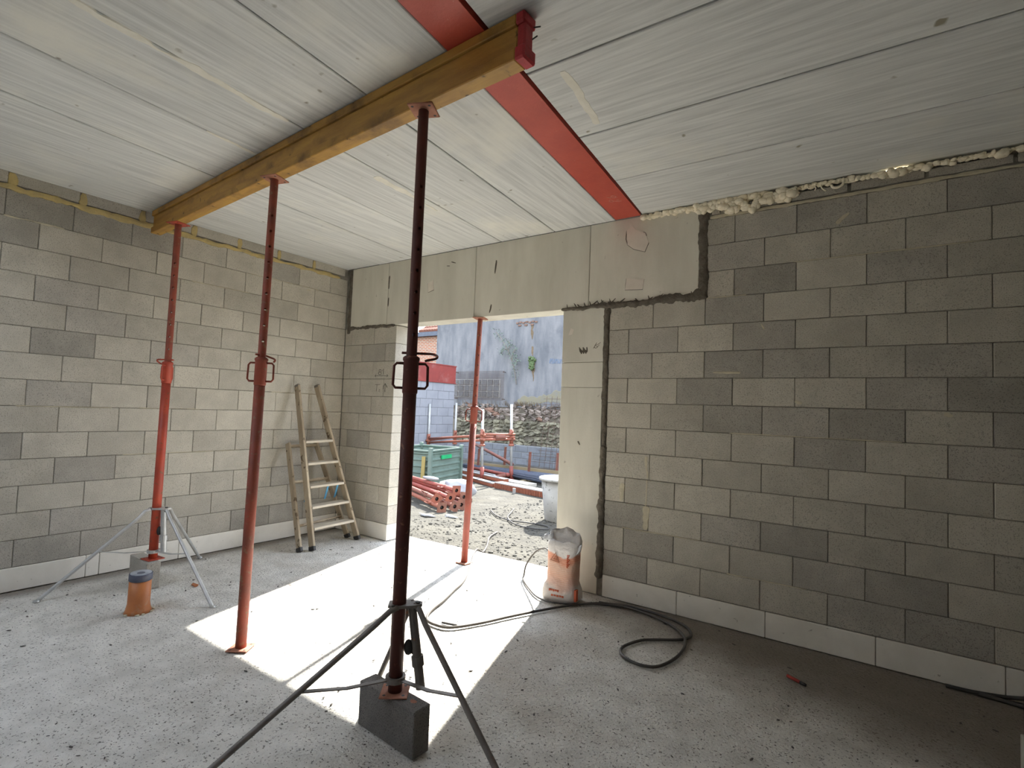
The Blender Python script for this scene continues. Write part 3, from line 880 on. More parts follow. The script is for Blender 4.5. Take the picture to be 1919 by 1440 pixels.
def steel_prop(label, base, top, zcol, m, m2, plate_m, hang, hook_ang, hole_ang, nholes, rot=0.0, hook=0.11, group=None, top_rot=0.3):
    base, top = Vector(base), Vector(top)
    H = (top - base).length
    z = (top - base).normalized()
    x = Vector((1, 0, 0)); x = (x - z * x.dot(z)).normalized(); yv = z.cross(x)
    M = Matrix(((x.x, yv.x, z.x, base.x), (x.y, yv.y, z.y, base.y), (x.z, yv.z, z.z, base.z), (0, 0, 0, 1)))
    t = thing('steel_prop', label, 'prop', None, group=group, mw=M)
    zc = zcol

    def o(nm, b, mm, sm=False, par=None):
        return obj(nm, b, mm, par or t, smooth=sm, world=False)
    for nm, zz, rr in (('base_plate', 0.0, rot), ('head_plate', H - 0.008, top_rot)):
        b = BM(); box(b, (-0.062, -0.062, zz), (0.062, 0.062, zz + 0.008), Matrix.Rotation(rr, 4, 'Z'), 0.003)
        for sx in (-1, 1):
            for sy in (-1, 1):
                pass
        p = o(nm, b, plate_m)
        b = BM()
        for sx in (-1, 1):
            for sy in (-1, 1):
                v = Matrix.Rotation(rr, 4, 'Z') @ Vector((sx * 0.042, sy * 0.042, 0))
                zc0 = zz + (0.0075 if nm == 'base_plate' else -0.0005)
                cyl(b, (v.x, v.y, zc0), (v.x, v.y, zc0 + 0.001), 0.007, n=8)
        o('bolt_hole', b, M_knob, par=p)['kind'] = 'stuff'
    b = BM(); cyl(b, (0, 0, 0.008), (0, 0, zc - 0.10), 0.0315, n=20); o('outer_tube', b, m, True)
    b = BM()
    lathe(b, [(0.0325, zc - 0.155), (0.0355, zc - 0.15), (0.0355, zc - 0.005), (0.039, zc), (0.039, zc + 0.012), (0.030, zc + 0.02)], n=20); cl = o('collar_nut', b, m, True)
    for s in (0, math.pi):
        a = hang + s
        d = Vector((math.cos(a), math.sin(a), 0))
        b = BM()
        pts = [d * 0.033 + Vector((0, 0, zc - 0.015)), d * 0.066 + Vector((0, 0, zc - 0.015)), d * 0.077 + Vector((0, 0, zc - 0.028)), d * 0.079 + Vector((0, 0, zc - 0.115)),
               d * 0.068 + Vector((0, 0, zc - 0.129)), d * 0.033 + Vector((0, 0, zc - 0.129))]
        tube(b, pts, 0.0062, 8); o('handle', b, m, True, cl)
    b = BM()
    holes = [zc + 0.12 + 0.1 * k for k in range(nholes)]
    holed_tube(b, zc - 0.12, H - 0.008, 0.0245, holes, hole_ang)
    o('inner_tube', b, m2, True)
    d = Vector((math.cos(hook_ang), math.sin(hook_ang), 0)); e = Vector((-d.y, d.x, 0))
    b = BM()
    pts = [d * -0.045, d * 0.0, d * (hook * 0.75), d * hook - e * 0.02, d * (hook + 0.008) - e * 0.05, d * hook - e * 0.072, d * (hook * 0.62) - e * 0.080]
    sp_ = smooth_path(pts, 4); tube(b, [p + Vector((0, 0, zc + 0.034 - 0.045 * max(0, (i - 8) / (len(sp_) - 8)) ** 1.2)) for i, p in enumerate(sp_)], 0.0060, 8); o('locking_pin', b, m, True)
    return t


PG = 'steel props holding the yellow timber beam'
steel_prop('bright red steel prop beside the left wall standing in a silver tripod', (0.567, -2.140, 0.2), (0.572, -2.125, 2.905), 1.55, M_prop_red, M_prop_rust, M_prop_red,
           R(-50), R(215), R(-30), 8, R(5), 0.10, group=PG)
steel_prop('rust red steel prop standing on its own base plate without tripod', (2.143, -2.262, 0.0), (2.103, -2.205, 2.905), 1.735, M_prop_rust, M_prop_rust, M_plate_rust,
           R(37), R(100), R(-30), 9, R(35), 0.04, group=PG)
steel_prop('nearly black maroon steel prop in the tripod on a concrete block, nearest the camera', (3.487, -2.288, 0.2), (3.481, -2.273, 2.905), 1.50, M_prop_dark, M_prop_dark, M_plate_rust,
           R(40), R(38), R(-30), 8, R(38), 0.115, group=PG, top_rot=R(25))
steel_prop('orange red steel prop standing in the doorway under the lintel', (2.03, -0.045, 0.0), (2.035, 0.045, 2.385), 1.49, M_door_red, M_prop_rust, M_plate_rust,
           R(37), R(150), R(-40), 8, R(0), 0.07)


def concrete_pad(label, c, rz, l=0.39, w=0.09, h=0.2, m=None):
    t = thing('concrete_block', label, 'block', c, rz)
    b = BM(); box(b, (-l / 2, -w / 2, 0), (l / 2, w / 2, h - 0.001), None, 0.004)
    obj('body', b, m or M_block_dark, t, world=False)
    return t


concrete_pad('grey concrete block on the floor carrying the bright red prop', (0.495, -2.165, 0.0), R(-3), 0.37, 0.095)
t = concrete_pad('dark grey concrete block on edge carrying the dark maroon prop', (3.478, -2.285, 0.0), R(-4), 0.385, 0.092, m=mat('dark_block', (0.24, 0.225, 0.21), (0.17, 0.16, 0.15), 6, rough=0.95, bump=0.9, bscale=150, speck=(0.10, 0.09, 0.085), sscale=150, sthr=0.57))
b = BM(); b.faces.new([b.verts.new((0.125 + 0.018 * math.cos(a * 0.7), 0.006 + 0.013 * math.sin(a * 0.7) * (1 + 0.2 * math.sin(a * 2)), 0.1998)) for a in range(9)])
obj('rust_spot', b, M_plate_rust, t, world=False)


def tripod(label, ax, ztop, feet, m, brk_ang, thick_to, low_z, group='tripods of the steel props'):
    t = thing('prop_tripod', label, 'tripod', (ax[0], ax[1], 0), 0, group)
    ax = Vector((ax[0], ax[1], 0))
    d = Vector((math.cos(brk_ang), math.sin(brk_ang), 0))
    e = Vector((-d.y, d.x, 0))
    Z = Vector((0, 0, 1))
    # hinged bracket plates
    b = BM()
    pts = [(-0.045, 0.03), (-0.045, -0.03), (0.0, -0.045), (0.08, -0.03), (0.105, -0.012), (0.105, 0.018), (0.08, 0.032), (0.0, 0.045)]
    lo_ = [b.verts.new(ax + d * x + e * y + Z * (ztop)) for x, y in pts]
    hi_ = [b.verts.new(ax + d * x + e * y + Z * (ztop + 0.012)) for x, y in pts]
    n = len(pts)
    for i in range(n):
        b.faces.new((lo_[i], lo_[(i + 1) % n], hi_[(i + 1) % n], hi_[i]))
    b.faces.new(lo_[::-1]); b.faces.new(hi_)
    br_ = obj('bracket', b, m, t)
    b = BM(); cyl(b, ax + d * 0.085 + Z * (ztop - 0.02), ax + d * 0.085 + Z * (ztop + 0.018), 0.011, n=10); obj('bolt', b, M_knob, br_)
    b = BM(); cyl(b, ax - d * 0.02 - e * 0.038 + Z * (ztop - 0.01), ax - d * 0.02 - e * 0.038 + Z * (ztop + 0.014), 0.008, n=8)
    obj('bolt', b, M_knob, br_)
    # legs
    knees = []
    for f, st in feet:
        f = Vector(f); s = ax + d * st[0] + e * st[1] + Z * ztop
        dirn = (f - s).normalized()
        out = Vector((dirn.x, dirn.y, 0)).normalized()
        b = BM()
        pts = [s - out * 0.0 + Z * 0.004, s + out * 0.035 - Z * 0.006, s + out * 0.07 + (f - s).normalized() * 0.02, f - dirn * 0.03, f]
        pts[2] = s.lerp(f, 0.12) + Z * 0.012
        tube(b, pts, 0.0125, 10)
        lg = obj('leg', b, m, t, smooth=True)
        b = BM(); cyl(b, f + Z * 0.0, f + Z * 0.010, 0.022, 0.018, 10); obj('foot', b, m, lg)
        knees.append((s, f))
    # lower ring and flat braces
    b = BM()
    lathe(b, [(0.033, -0.012), (0.045, -0.012), (0.045, 0.012), (0.033, 0.012)], (ax.x, ax.y, low_z), 16)
    obj('lower_ring', b, m, t)
    for i in range(min(2, len(knees))):
        s, f = knees[i]
        k = s.lerp(f, (ztop - low_z) / ztop * 0.86)
        c0 = ax + (k - ax).normalized() * 0.04; c0.z = low_z
        b = BM(); mid = c0.lerp(k, 0.5) - Z * 0.012
        bar(b, c0, mid, 0.022, 0.005); bar(b, mid, k, 0.022, 0.005)
        obj('brace', b, m, t)
    # clamping rod with its lever
    s = ax + d * 0.06 + Z * (ztop - 0.005)
    f = ax + d * thick_to[0] + e * thick_to[1] + Z * thick_to[2]
    b = BM(); cyl(b, s, f, 0.019, 0.021, 14); md = s.lerp(f, 0.60); cyl(b, md, s.lerp(f, 0.72), 0.027, 0.027, 14)
    rod = obj('clamp_rod', b, m, t, smooth=False)
    b = BM(); blob(b, s.lerp(f, 0.50) - d * 0.035, 0.024, 2, 0.15, (0.9, 0.9, 1.5)); bar(b, s.lerp(f, 0.5) - d * 0.03, md, 0.012, 0.02); obj('lever', b, M_knob, rod, smooth=True)
    return t


tripod('silver galvanised prop tripod on the floor beside the left wall', (0.565, -2.138), 0.592, [((0.374, -2.783, 0), (-0.01, -0.045)), ((1.378, -2.06, 0), (0.07, 0.0)), ((0.108, -1.569, 0), (0.085, 0.02))],
       M_galv, R(30), (0.085, 0.0, 0.255), 0.262)
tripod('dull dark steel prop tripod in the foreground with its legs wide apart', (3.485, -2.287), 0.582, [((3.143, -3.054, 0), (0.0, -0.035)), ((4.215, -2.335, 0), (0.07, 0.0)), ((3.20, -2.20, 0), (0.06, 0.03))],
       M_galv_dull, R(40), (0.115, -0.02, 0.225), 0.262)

# ------------------------------------------------------------------ ladder
ld = thing('step_ladder', 'old wooden stepladder folded and leaned against the left wall', 'ladder', (0.6, -0.46, 0))
FL, FR = Vector((0.65, -0.75, 0)), Vector((0.62, -0.17, 0))
TL, TR = Vector((0.075, -0.65, 1.66)), Vector((0.075, -0.405, 1.67))
nrm_l = (TL - FL).cross(FR - FL).normalized()
if nrm_l.x < 0: nrm_l = -nrm_l
for A, B in ((FL, TL), (FR, TR)):
    b = BM(); bar(b, A, B, 0.028, 0.075, nrm_l, 0.004); s = obj('stile', b, M_ladder, ld)
    b = BM(); bar(b, A - (B - A).normalized() * 0.0, A + (B - A).normalized() * 0.045, 0.034, 0.080, nrm_l, 0.004); obj('rubber_foot', b, M_knob, s)
    b = BM(); bar(b, B - (B - A).normalized() * 0.02, B + (B - A).normalized() * 0.012, 0.032, 0.07, nrm_l, 0.006); obj('end_cap', b, M_galv_dull, s)
for z in (0.205, 0.405, 0.605, 0.835, 1.06):
    t = z / 1.66
    A, B = FL.lerp(TL, t), FR.lerp(TR, t)
    A = A + (B - A).normalized() * 0.012; B = B - (B - A).normalized() * 0.012
    b = BM()
    bar(b, A + Vector((-0.015, 0, 0)), B + Vector((-0.015, 0, 0)), 0.125, 0.026, (0, 0, 1), 0.004)
    obj('tread', b, M_tread, ld)
RFL, RFR, RTL, RTR = Vector((0.600, -0.860, 0)), Vector((0.475, -0.185, 0)), Vector((0.062, -0.712, 1.03)), Vector((0.045, -0.36, 1.03))
n2 = (RTL - RFL).cross(RFR - RFL).normalized()
if n2.x < 0: n2 = -n2
for A, B in ((RFL, RTL), (RFR, RTR)):
    b = BM(); bar(b, A, B, 0.028, 0.06, n2, 0.004); s = obj('support_leg', b, M_ladder, ld)
    b = BM(); bar(b, A, A + (B - A).normalized() * 0.045, 0.034, 0.066, n2, 0.004); obj('rubber_foot', b, M_knob, s)
for t in (0.22, 0.62, 0.97):
    b = BM(); bar(b, RFL.lerp(RTL, t), RFR.lerp(RTR, t), 0.022, 0.045, n2, 0.003); obj('support_rail', b, M_ladder, ld)
for s in (0.08, 0.62, 0.90):
    tt = 0.60 / 1.66
    A = FL.lerp(TL, tt).lerp(FR.lerp(TR, tt), s) + Vector((-0.02, 0, -0.01))
    b = BM(); bar(b, A, A + Vector((-0.05, 0, -0.15)), 0.022, 0.004, (1, 0, 0)); o = obj('strap', b, M_blue, ld); o['label'] = 'short blue strap'

# ------------------------------------------------------------------ pipe stub
pp = thing('drain_pipe', 'short orange drain pipe stub with a grey cap standing out of the floor', 'pipe', (1.085, -2.415, 0))
b = BM(); lathe(b, [(0.082, -0.004), (0.074, 0.02), (0.066, 0.06), (0.065, 0.235)], n=28, M=Matrix.Rotation(R(2), 4, 'Y')); obj('pipe_body', b, M_pipe, pp, True, False)
M_caprim = mat('dark_blue_rim', (0.05, 0.06, 0.10), (0.09, 0.10, 0.14), 20, rough=0.5)
b = BM(); lathe(b, [(0.066, 0.218), (0.0695, 0.222), (0.0695, 0.262), (0.067, 0.265), (0.060, 0.265)], n=28, M=Matrix.Rotation(R(2), 4, 'Y')); obj('cap_rim', b, M_caprim, pp, True, False)
b = BM(); lathe(b, [(0.062, 0.262), (0.062, 0.2675), (0.030, 0.2655), (0.002, 0.263)], n=28, M=Matrix.Rotation(R(2), 4, 'Y')); obj('pipe_cap', b, M_pipecap, pp, True, False)
b = BM()
for i in range(12):
    a = random.uniform(0, 6.28)
    blob(b, (0.085 * math.cos(a), 0.085 * math.sin(a), 0.002), random.uniform(0.006, 0.014), 1, 0.4, (1, 1, 0.5))
obj('mortar_crumbs', b, M_smear, pp, world=False)['kind'] = 'stuff'

# ------------------------------------------------------------------ sack
sk = thing('cement_sack', 'torn white paper sack with faded orange print standing by the column', 'sack', (3.225, -0.27, 0), R(8))
b = BM()
prof = [(0.0, 0.130, 0.090), (0.02, 0.148, 0.105), (0.08, 0.146, 0.105), (0.125, 0.136, 0.098), (0.150, 0.120, 0.088), (0.19, 0.118, 0.085), (0.25, 0.120, 0.083), (0.32, 0.124, 0.080),
        (0.38, 0.128, 0.076), (0.42, 0.134, 0.070), (0.46, 0.135, 0.060), (0.49, 0.128, 0.050), (0.515, 0.118, 0.042)]
rings = []
n = 36
for k, (z, rx, ry) in enumerate(prof):
    ring = []
    for j in range(n):
        a = 2 * math.pi * j / n
        c, s = math.cos(a), math.sin(a)
        p = 0.45
        x = math.copysign(abs(c) ** p, c) * rx; yv = math.copysign(abs(s) ** p, s) * ry
        q = 1 + 0.075 * noise.noise(Vector((x * 14, yv * 14, z * 12)))
        zz = z
        if k >= 10:
            zz += 0.028 * noise.noise(Vector((x * 12, yv * 9, 3))) * (k - 9) / 2 - 0.10 * max(0, x) * (k - 9) / 3 + (0.03 if yv > 0 else -0.045) * (k - 9) / 3
        ring.append(b.verts.new((x * q + 0.012 * (z / 0.5), yv * q, zz)))
    rings.append(ring)
for A, B in zip(rings, rings[1:]):
    for j in range(n):
        b.faces.new((A[j], A[(j + 1) % n], B[(j + 1) % n], B[j]))
b.faces.new(rings[0][::-1])
inner = [b.verts.new((v.co.x * 0.72, v.co.y * 0.55, v.co.z - 0.06)) for v in rings[-1]]
for j in range(n):
    b.faces.new((rings[-1][j], rings[-1][(j + 1) % n], inner[(j + 1) % n], inner[j]))
b.faces.new(inner)
obj('sack_body', b, bag_mat(), sk, True, False)
M_print = mat('red_print', (0.58, 0.13, 0.06))
M_print2 = mat('pale_orange_print', (0.66, 0.33, 0.21))
b = BM()
for pts in ([(-0.075, 0.315), (-0.035, 0.375), (0.0, 0.305), (-0.075, 0.315)], [(-0.05, 0.325), (-0.034, 0.35), (-0.018, 0.322), (-0.05, 0.325)]):
    tube(b, [(x, -0.085 - 0.02 * (0.3 - z) * 0 + 0.008 * (z - 0.3) * 10, z) for x, z in pts], 0.003, 5)
obj('printed_triangle', b, M_print2, sk, world=False)
b = BM()
for i in range(9):
    z = 0.365 - i * 0.011
    box(b, (0.062, -0.0795 - 0.0012 * i, z), (0.085 - 0.006 * (i % 3), -0.0735, z + 0.006))
for i in range(5):
    box(b, (-0.05 + 0.022 * i, -0.108, 0.048 + 0.002 * (i % 2)), (-0.034 + 0.022 * i, -0.10, 0.062))
    box(b, (-0.07 + 0.017 * i, -0.108, 0.085 + 0.003 * (i % 2)), (-0.058 + 0.017 * i, -0.098, 0.100))
box(b, (0.132, -0.09, 0.03), (0.1505, -0.05, 0.115))
tag(obj('printed_lettering', b, M_print, sk, world=False), 'red illegible lettering', kind='stuff')
b = BM()
for i, (x0, z0, x1, z1, h) in enumerate(((-0.150, 0.495, -0.075, 0.515, 0.05), (0.095, 0.400, 0.160, 0.455, 0.055))):
    b = BM(); rows = []
    for a in range(7):
        t = a / 6; row = []
        for c in range(4):
            u = c / 3
            q = noise.noise(Vector((t * 3 + i * 5, u * 2, 1.3)))
            row.append(b.verts.new((x0 + (x1 - x0) * t + 0.012 * q, -0.035 - 0.02 * u + 0.018 * q, z0 + (z1 - z0) * t - h * u * (1 - 0.5 * abs(t - 0.5)) + 0.014 * q)))
        rows.append(row)
    for A, B in zip(rows, rows[1:]):
        for c in range(3): b.faces.new((A[c], A[c + 1], B[c + 1], B[c]))
    ex = bmesh.ops.extrude_face_region(b, geom=b.faces[:]); bmesh.ops.translate(b, vec=(0, 0.003, 0), verts=[v for v in ex['geom'] if isinstance(v, bmesh.types.BMVert)])
    obj('torn_flap', b, M_plastic, sk, True, False)

# ------------------------------------------------------------------ cables
Zc = 0.0125


def cable(name, label, segs, r, cat='cable', group=None):
    """segs: list of (points, material): one thing, each stretch with its own look a part"""
    c0 = segs[0][0][0]
    t = thing(name, label, cat, (c0[0], c0[1], 0), 0, group)
    for pts, m in segs:
        b = BM(); tube(b, smooth_path([(p[0], p[1], p[2] if len(p) > 2 else Zc) for p in pts], 7), r, 8)
        obj('stretch', b, m, t, True)
    return t


c1 = [(1.30, 1.50, -0.09), (1.40, 1.2, -0.085), (1.62, 0.86, -0.085), (1.80, 0.55, -0.06), (1.84, 0.40, 0.004), (1.918, 0.25), (2.10, -0.02), (2.375, -0.456), (2.48, -0.72), (2.566, -0.938), (2.63, -1.14), (2.715, -1.267),
      (2.82, -1.295), (2.929, -1.259), (3.037, -1.079), (3.12, -0.87), (3.21, -0.665)]
c2 = [(3.21, -0.665), (3.33, -0.43), (3.46, -0.24), (3.6, -0.14), (3.723, -0.095), (3.90, -0.10), (4.064, -0.136), (4.18, -0.20), (4.235, -0.283), (4.25, -0.36), (4.20, -0.45), (4.087, -0.542), (4.01, -0.62), (3.957, -0.767),
      (3.975, -0.87), (4.052, -0.93), (4.15, -0.94), (4.226, -0.88), (4.27, -0.70), (4.26, -0.50), (4.20, -0.36, 0.02), (4.03, -0.21), (3.75, -0.13), (3.5, -0.17)]
cable('extension_cable', 'dusty cable snaking from the yard through the doorway and coiling by the white base', [(c1, M_cable_dusty_lit), (c2, M_cable)], 0.0095)
cable('power_cord', 'thin cord dropping round the sack in a half loop', [([(3.115, -0.29, 0.352), (2.98, -0.15, 0.33), (2.83, -0.05, 0.25), (2.73, -0.03, 0.12), (2.72, -0.05, 0.03), (2.745, -0.10), (2.86, -0.22), (3.0, -0.345)], M_cable_dusty_lit),
                                                        ([(3.0, -0.345), (3.09, -0.40), (3.2, -0.42), (3.36, -0.35), (3.5, -0.22), (3.7, -0.13)], M_cable)], 0.007)
G = -0.10
cable('yard_cable', 'black cable in a flat loop on the stony yard', [([(0.40, 2.55, G + 0.02), (0.62, 2.35, G + 0.02), (0.80, 2.23, G + 0.02), (1.05, 2.15, G + 0.02), (1.35, 2.2, G + 0.02), (1.62, 2.2, G + 0.02), (1.72, 2.05, G + 0.02), (1.58, 1.95, G + 0.02), (1.38, 1.95, G + 0.02),
                                                                       (1.15, 2.05, G + 0.02), (0.9, 2.3, G + 0.02), (0.75, 2.6, G + 0.02), (0.6, 2.9, G + 0.02)], M_knob)], 0.009)
cable('corner_cable', 'dark cable lying at the foot of the white base at the frame edge', [([(5.60, -0.055, 0.012), (5.72, -0.045, 0.012), (5.85, -0.03, 0.022), (5.99, -0.03, 0.05), (6.2, -0.04, 0.06)], M_cable),
                                                                     ([(5.74, -0.05, 0.01), (5.86, -0.06, 0.01), (6.1, -0.10, 0.01)], M_cable)], 0.011)

# block at the lower right corner of the view
t = thing('aerated_block', 'pale block standing on the floor at the lower right corner', 'block', (5.87, -0.93, 0), R(0))
b = BM(); box(b, (-0.10, -0.14, 0), (0.25, 0.06, 0.2), None, 0.004); obj('body', b, M_sill, t, world=False)

# small things on the floor
b = BM(); b.faces.new([b.verts.new((0.838 + 0.045 * math.cos(a), -1.937 + 0.02 * math.sin(a), 0.004 + 0.006 * math.sin(3 * a))) for a in [i * 0.7 for i in range(9)]])
ex = bmesh.ops.extrude_face_region(b, geom=b.faces[:]); bmesh.ops.translate(b, vec=(0, 0, 0.003), verts=[v for v in ex['geom'] if isinstance(v, bmesh.types.BMVert)])
tag(obj('dry_leaf', b, M_leaf, None, loc=(0.838, -1.937, 0)), 'small rust brown leaf on the floor near the silver tripod', 'leaf')
t = thing('marker_pen', 'small dark red pen lying on the floor before the white base', 'pen', (4.90, -0.54, 0.009))
b = BM(); cyl(b, (-0.05, 0.03, 0), (0.02, -0.01, 0), 0.009, n=10); obj('barrel', b, M_redtool, t, True, False)
b = BM(); cyl(b, (0.02, -0.01, 0), (0.05, -0.027, 0), 0.010, 0.008, 10); obj('pen_cap', b, M_knob, t, True, False)
b = BM(); cyl(b, (2.82, -1.23, 0.008), (2.93, -1.20, 0.008), 0.008, n=8)
tag(obj('steel_rod_offcut', b, M_cable, None, loc=(2.87, -1.215, 0)), 'short dark rod offcut lying beside the cable bend', 'rod')
b = BM()
for i in range(700):
    x, y = random.uniform(0.1, 6.2), random.uniform(-3.6, -0.05)
    r = random.choice((0.0025, 0.003, 0.0035, 0.004, 0.005, 0.008))
    a = random.uniform(0, 3.14)
    vs = bmesh.ops.create_icosphere(b, subdivisions=1, radius=1)['verts']
    M = Matrix.Translation((x, y, 0.001)) @ Matrix.Rotation(a, 4, 'Z') @ Matrix.Diagonal((r * random.uniform(1, 2.2), r * 0.7, r * 0.45, 1))
    bmesh.ops.transform(b, matrix=M, verts=vs)
o = obj('debris', b, M_bit)
tag(o, 'dark crumbs and flakes scattered over the concrete floor', 'debris', kind='stuff')

# ------------------------------------------------------------------ the yard outside


def gz(x, y):
    g = -0.10 - 0.16 * max(0.0, min(1.0, (y - 6.2) / 3.0)) + 0.02 * noise.noise(Vector((x * 0.9, y * 0.9, 0))) + 0.012 * noise.noise(Vector((x * 4, y * 4, 1)))
    return g


b = BM()
bmesh.ops.create_grid(b, x_segments=140, y_segments=110, size=0.5)
for v in b.verts:
    x, y = (v.co.x + 0.5) * 16 - 10.0, (v.co.y + 0.5) * 14.5 + 0.2
    v.co = Vector((x, y, gz(x, y) + 0.010 * noise.noise(Vector((x * 11, y * 11, 4)))))
    if y < 0.7: v.co.z = min(v.co.z, -0.075)
o = obj('ground', b, M_ground); tag(o, 'trampled stony earth of the yard', kind='structure')
b = BM(); box(b, (-60, -60, -0.75), (60, 60, -0.60)); tag(obj('terrain', b, M_ground), 'ground around the building', kind='structure')
b = BM()
for i in range(2300):
    y = 0.45 + 3.5 * random.random() ** 1.2
    x = 2.9 - 0.75 * y + random.uniform(-2.4, 1.2)
    if x > 4 or x < -4 or (x < 0.25 and 1.35 < y) : continue
    if x < -0.3 and y > 3.2: continue
    r = random.choice((0.006, 0.007, 0.008, 0.01, 0.012, 0.015)) if random.random() < 0.98 else 0.028
    vs = bmesh.ops.create_icosphere(b, subdivisions=1, radius=r)['verts']
    q = (random.uniform(0.8, 1.5), random.uniform(0.7, 1.2), random.uniform(0.45, 0.8))
    for v in vs:
        v.co = Vector((v.co.x * q[0] + x, v.co.y * q[1] + y, v.co.z * q[2] + gz(x, y) + r * 0.25)) * 1.0 + Vector((random.uniform(-.15, .15) * r, random.uniform(-.15, .15) * r, 0))
tag(obj('gravel', b, M_gravel), 'loose grey stones scattered over the yard earth', 'gravel', kind='stuff')

# --- rear rendered wall with rubble below and low blocks at the foot
FY = 10.0
rw = thing('rendered_wall', 'tall weathered blue grey rendered wall with rubble stone below', 'wall', (-5, FY, -0.3))
b = BM(); box(b, (-7.85, FY, 1.55), (6.0, FY + 0.4, 4.80)); box(b, (-7.85, FY + 0.12, -0.4), (6.0, FY + 0.4, 1.6)); obj('render_face', b, M_render, rw)
b = BM(); box(b, (-7.8, FY + 0.03, 0.25), (4.0, FY + 0.14, 1.62)); obj('rubble_backing', b, M_shadowjoint, rw)
stone_me = []
for mm in (M_stone_r, M_stone_y, M_stone_brick):
    for k in range(3):
        bb = BM(); blob(bb, (0, 0, 0), 1.0, 2, 0.95)
        me = bpy.data.meshes.new('stone'); bmesh.ops.recalc_face_normals(bb, faces=bb.faces); bb.to_mesh(me); bb.free(); me.materials.append(mm); stone_me.append(me)
random.seed(11)
z = 0.33
cnt = 0
while z < 1.62:
    h = random.uniform(0.085, 0.14)
    x = -6.9 + random.uniform(0, 0.2)
    while x < -2.1:
        w = random.uniform(0.12, 0.36)
        if random.random() < 0.90 and cnt < 298:
            up_ = z > 1.0
            r = random.random()
            me = stone_me[(random.randint(0, 2) if r < 0.9 else random.randint(6, 8)) if up_ else random.randint(3, 5)]
            o = bpy.data.objects.new('stone', me); link(o, rw)
            M = Matrix.Translation((x + w / 2, FY + random.uniform(0.02, 0.06), z + h / 2 + random.uniform(-0.015, 0.015))) @ Matrix.Rotation(random.uniform(-0.45, 0.45), 4, 'Y') @ Matrix.Diagonal((w * 0.60, 0.08, h * 0.64, 1))
            o.matrix_local = WM[rw].inverted() @ M
            cnt += 1
        x += w + 0.015
    z += h + 0.008
# glass block window
gw = BM(); box(gw, (-6.98, FY - 0.012, 1.845), (-4.90, FY + 0.03, 2.47)); fr = obj('window_frame', gw, M_whiteframe, rw)
for i in range(8):
    for j in range(3):
        cx = -6.84 + 0.252 * i; cz = 1.955 + 0.202 * j
        piece('glass_block', block_mesh(0.222, 0.03, 0.178, M_glass, 0.012, 'glass_block'), (cx, FY - 0.016, cz), fr)
wg = BM()
for i in range(43):
    x = -6.78 + 0.05 * i; cyl(wg, (x, FY - 0.14, 1.76), (x, FY - 0.14, 2.74), 0.004, n=4)
for j in range(20):
    zz = 1.77 + 0.05 * j; cyl(wg, (-6.8, FY - 0.145, zz), (-4.66, FY - 0.145, zz), 0.004, n=4)
for x in (-6.75, -4.72):
    for zz in (1.8, 2.7): cyl(wg, (x, FY - 0.14, zz), (x, FY + 0.02, zz), 0.012, n=6)
tag(obj('window_grille', wg, M_wire, rw), kind='stuff')['label'] = 'rusty square wire grille over the glass block window'
b = BM()
ribbon(b, (-3.70, FY, 3.52), (-3.69, FY, 3.22), (0, -1, 0), 0.10, 0.05, 0.012, 0.5, 0.03, 2); ribbon(b, (-3.66, FY, 3.0), (-3.62, FY, 2.40), (0, -1, 0), 0.17, 0.02, 0.012, 0.4, 0.03, 6)
ribbon(b, (-3.75, FY, 4.2), (-3.72, FY, 3.75), (0, -1, 0), 0.12, 0.04, 0.012, 0.5, 0.03, 9); ribbon(b, (-7.55, FY, 2.9), (-7.42, FY, 2.55), (0, -1, 0), 0.08, 0.17, 0.01, 0.4, 0.03, 12)
tag(obj('brown_stain', b, M_moss, rw), kind='stuff')
b = BM()
ribbon(b, (-4.2, FY, 1.72), (-2.4, FY, 1.95), (0, -1, 0), 0.22, 0.5, 0.006, 0.5, 0.05, 4, 2.0)
obj('ochre_stain', b, M_ochre, rw)
b = BM()
for k in range(7):
    x = -4.35 + 0.12 * k; box(b, (x, FY - 0.03, 4.28 + 0.02 * (k % 2)), (x + 0.09, FY + 0.01, 4.33 + 0.02 * (k % 2)))
    if k % 2: box(b, (x - 0.04, FY - 0.03, 4.20), (x + 0.07, FY + 0.01, 4.25))
tag(obj('bared_brick', b, M_stone_brick, rw), kind='stuff')['label'] = 'red bricks bared where the render fell off'
b = BM()
for k in range(10):
    x = -3.05 + 0.06 * k
    tube(b, smooth_path([(x, FY - 0.004, 2.98 + 0.05 * math.sin(k * 2)), (x + 0.04, FY - 0.004, 3.12 - 0.02 * k * 0.3), (x + 0.02, FY - 0.004, 2.95)], 3), 0.010, 4)
tag(obj('paint_scrawl', b, M_graff, rw), kind='stuff')['label'] = 'faded blue paint scrawl'
ms = BM()
for i in range(40):
    blob(ms, (-3.66 + random.gauss(0, 0.045), FY - 0.03 - random.random() * 0.06, 2.80 + 0.36 * i / 39), random.uniform(0.035, 0.065), 1, 0.5)
tag(obj('moss_clump', ms, M_green, None, loc=(-3.66, FY, 2.95)), 'green clump of weeds growing out of the rendered wall', 'weed')
sh = thing('wall_shrub', 'spindly grey green shrub sprouting from the rendered wall beside the glass blocks', 'shrub', (-4.26, FY, 2.3))
b = BM()
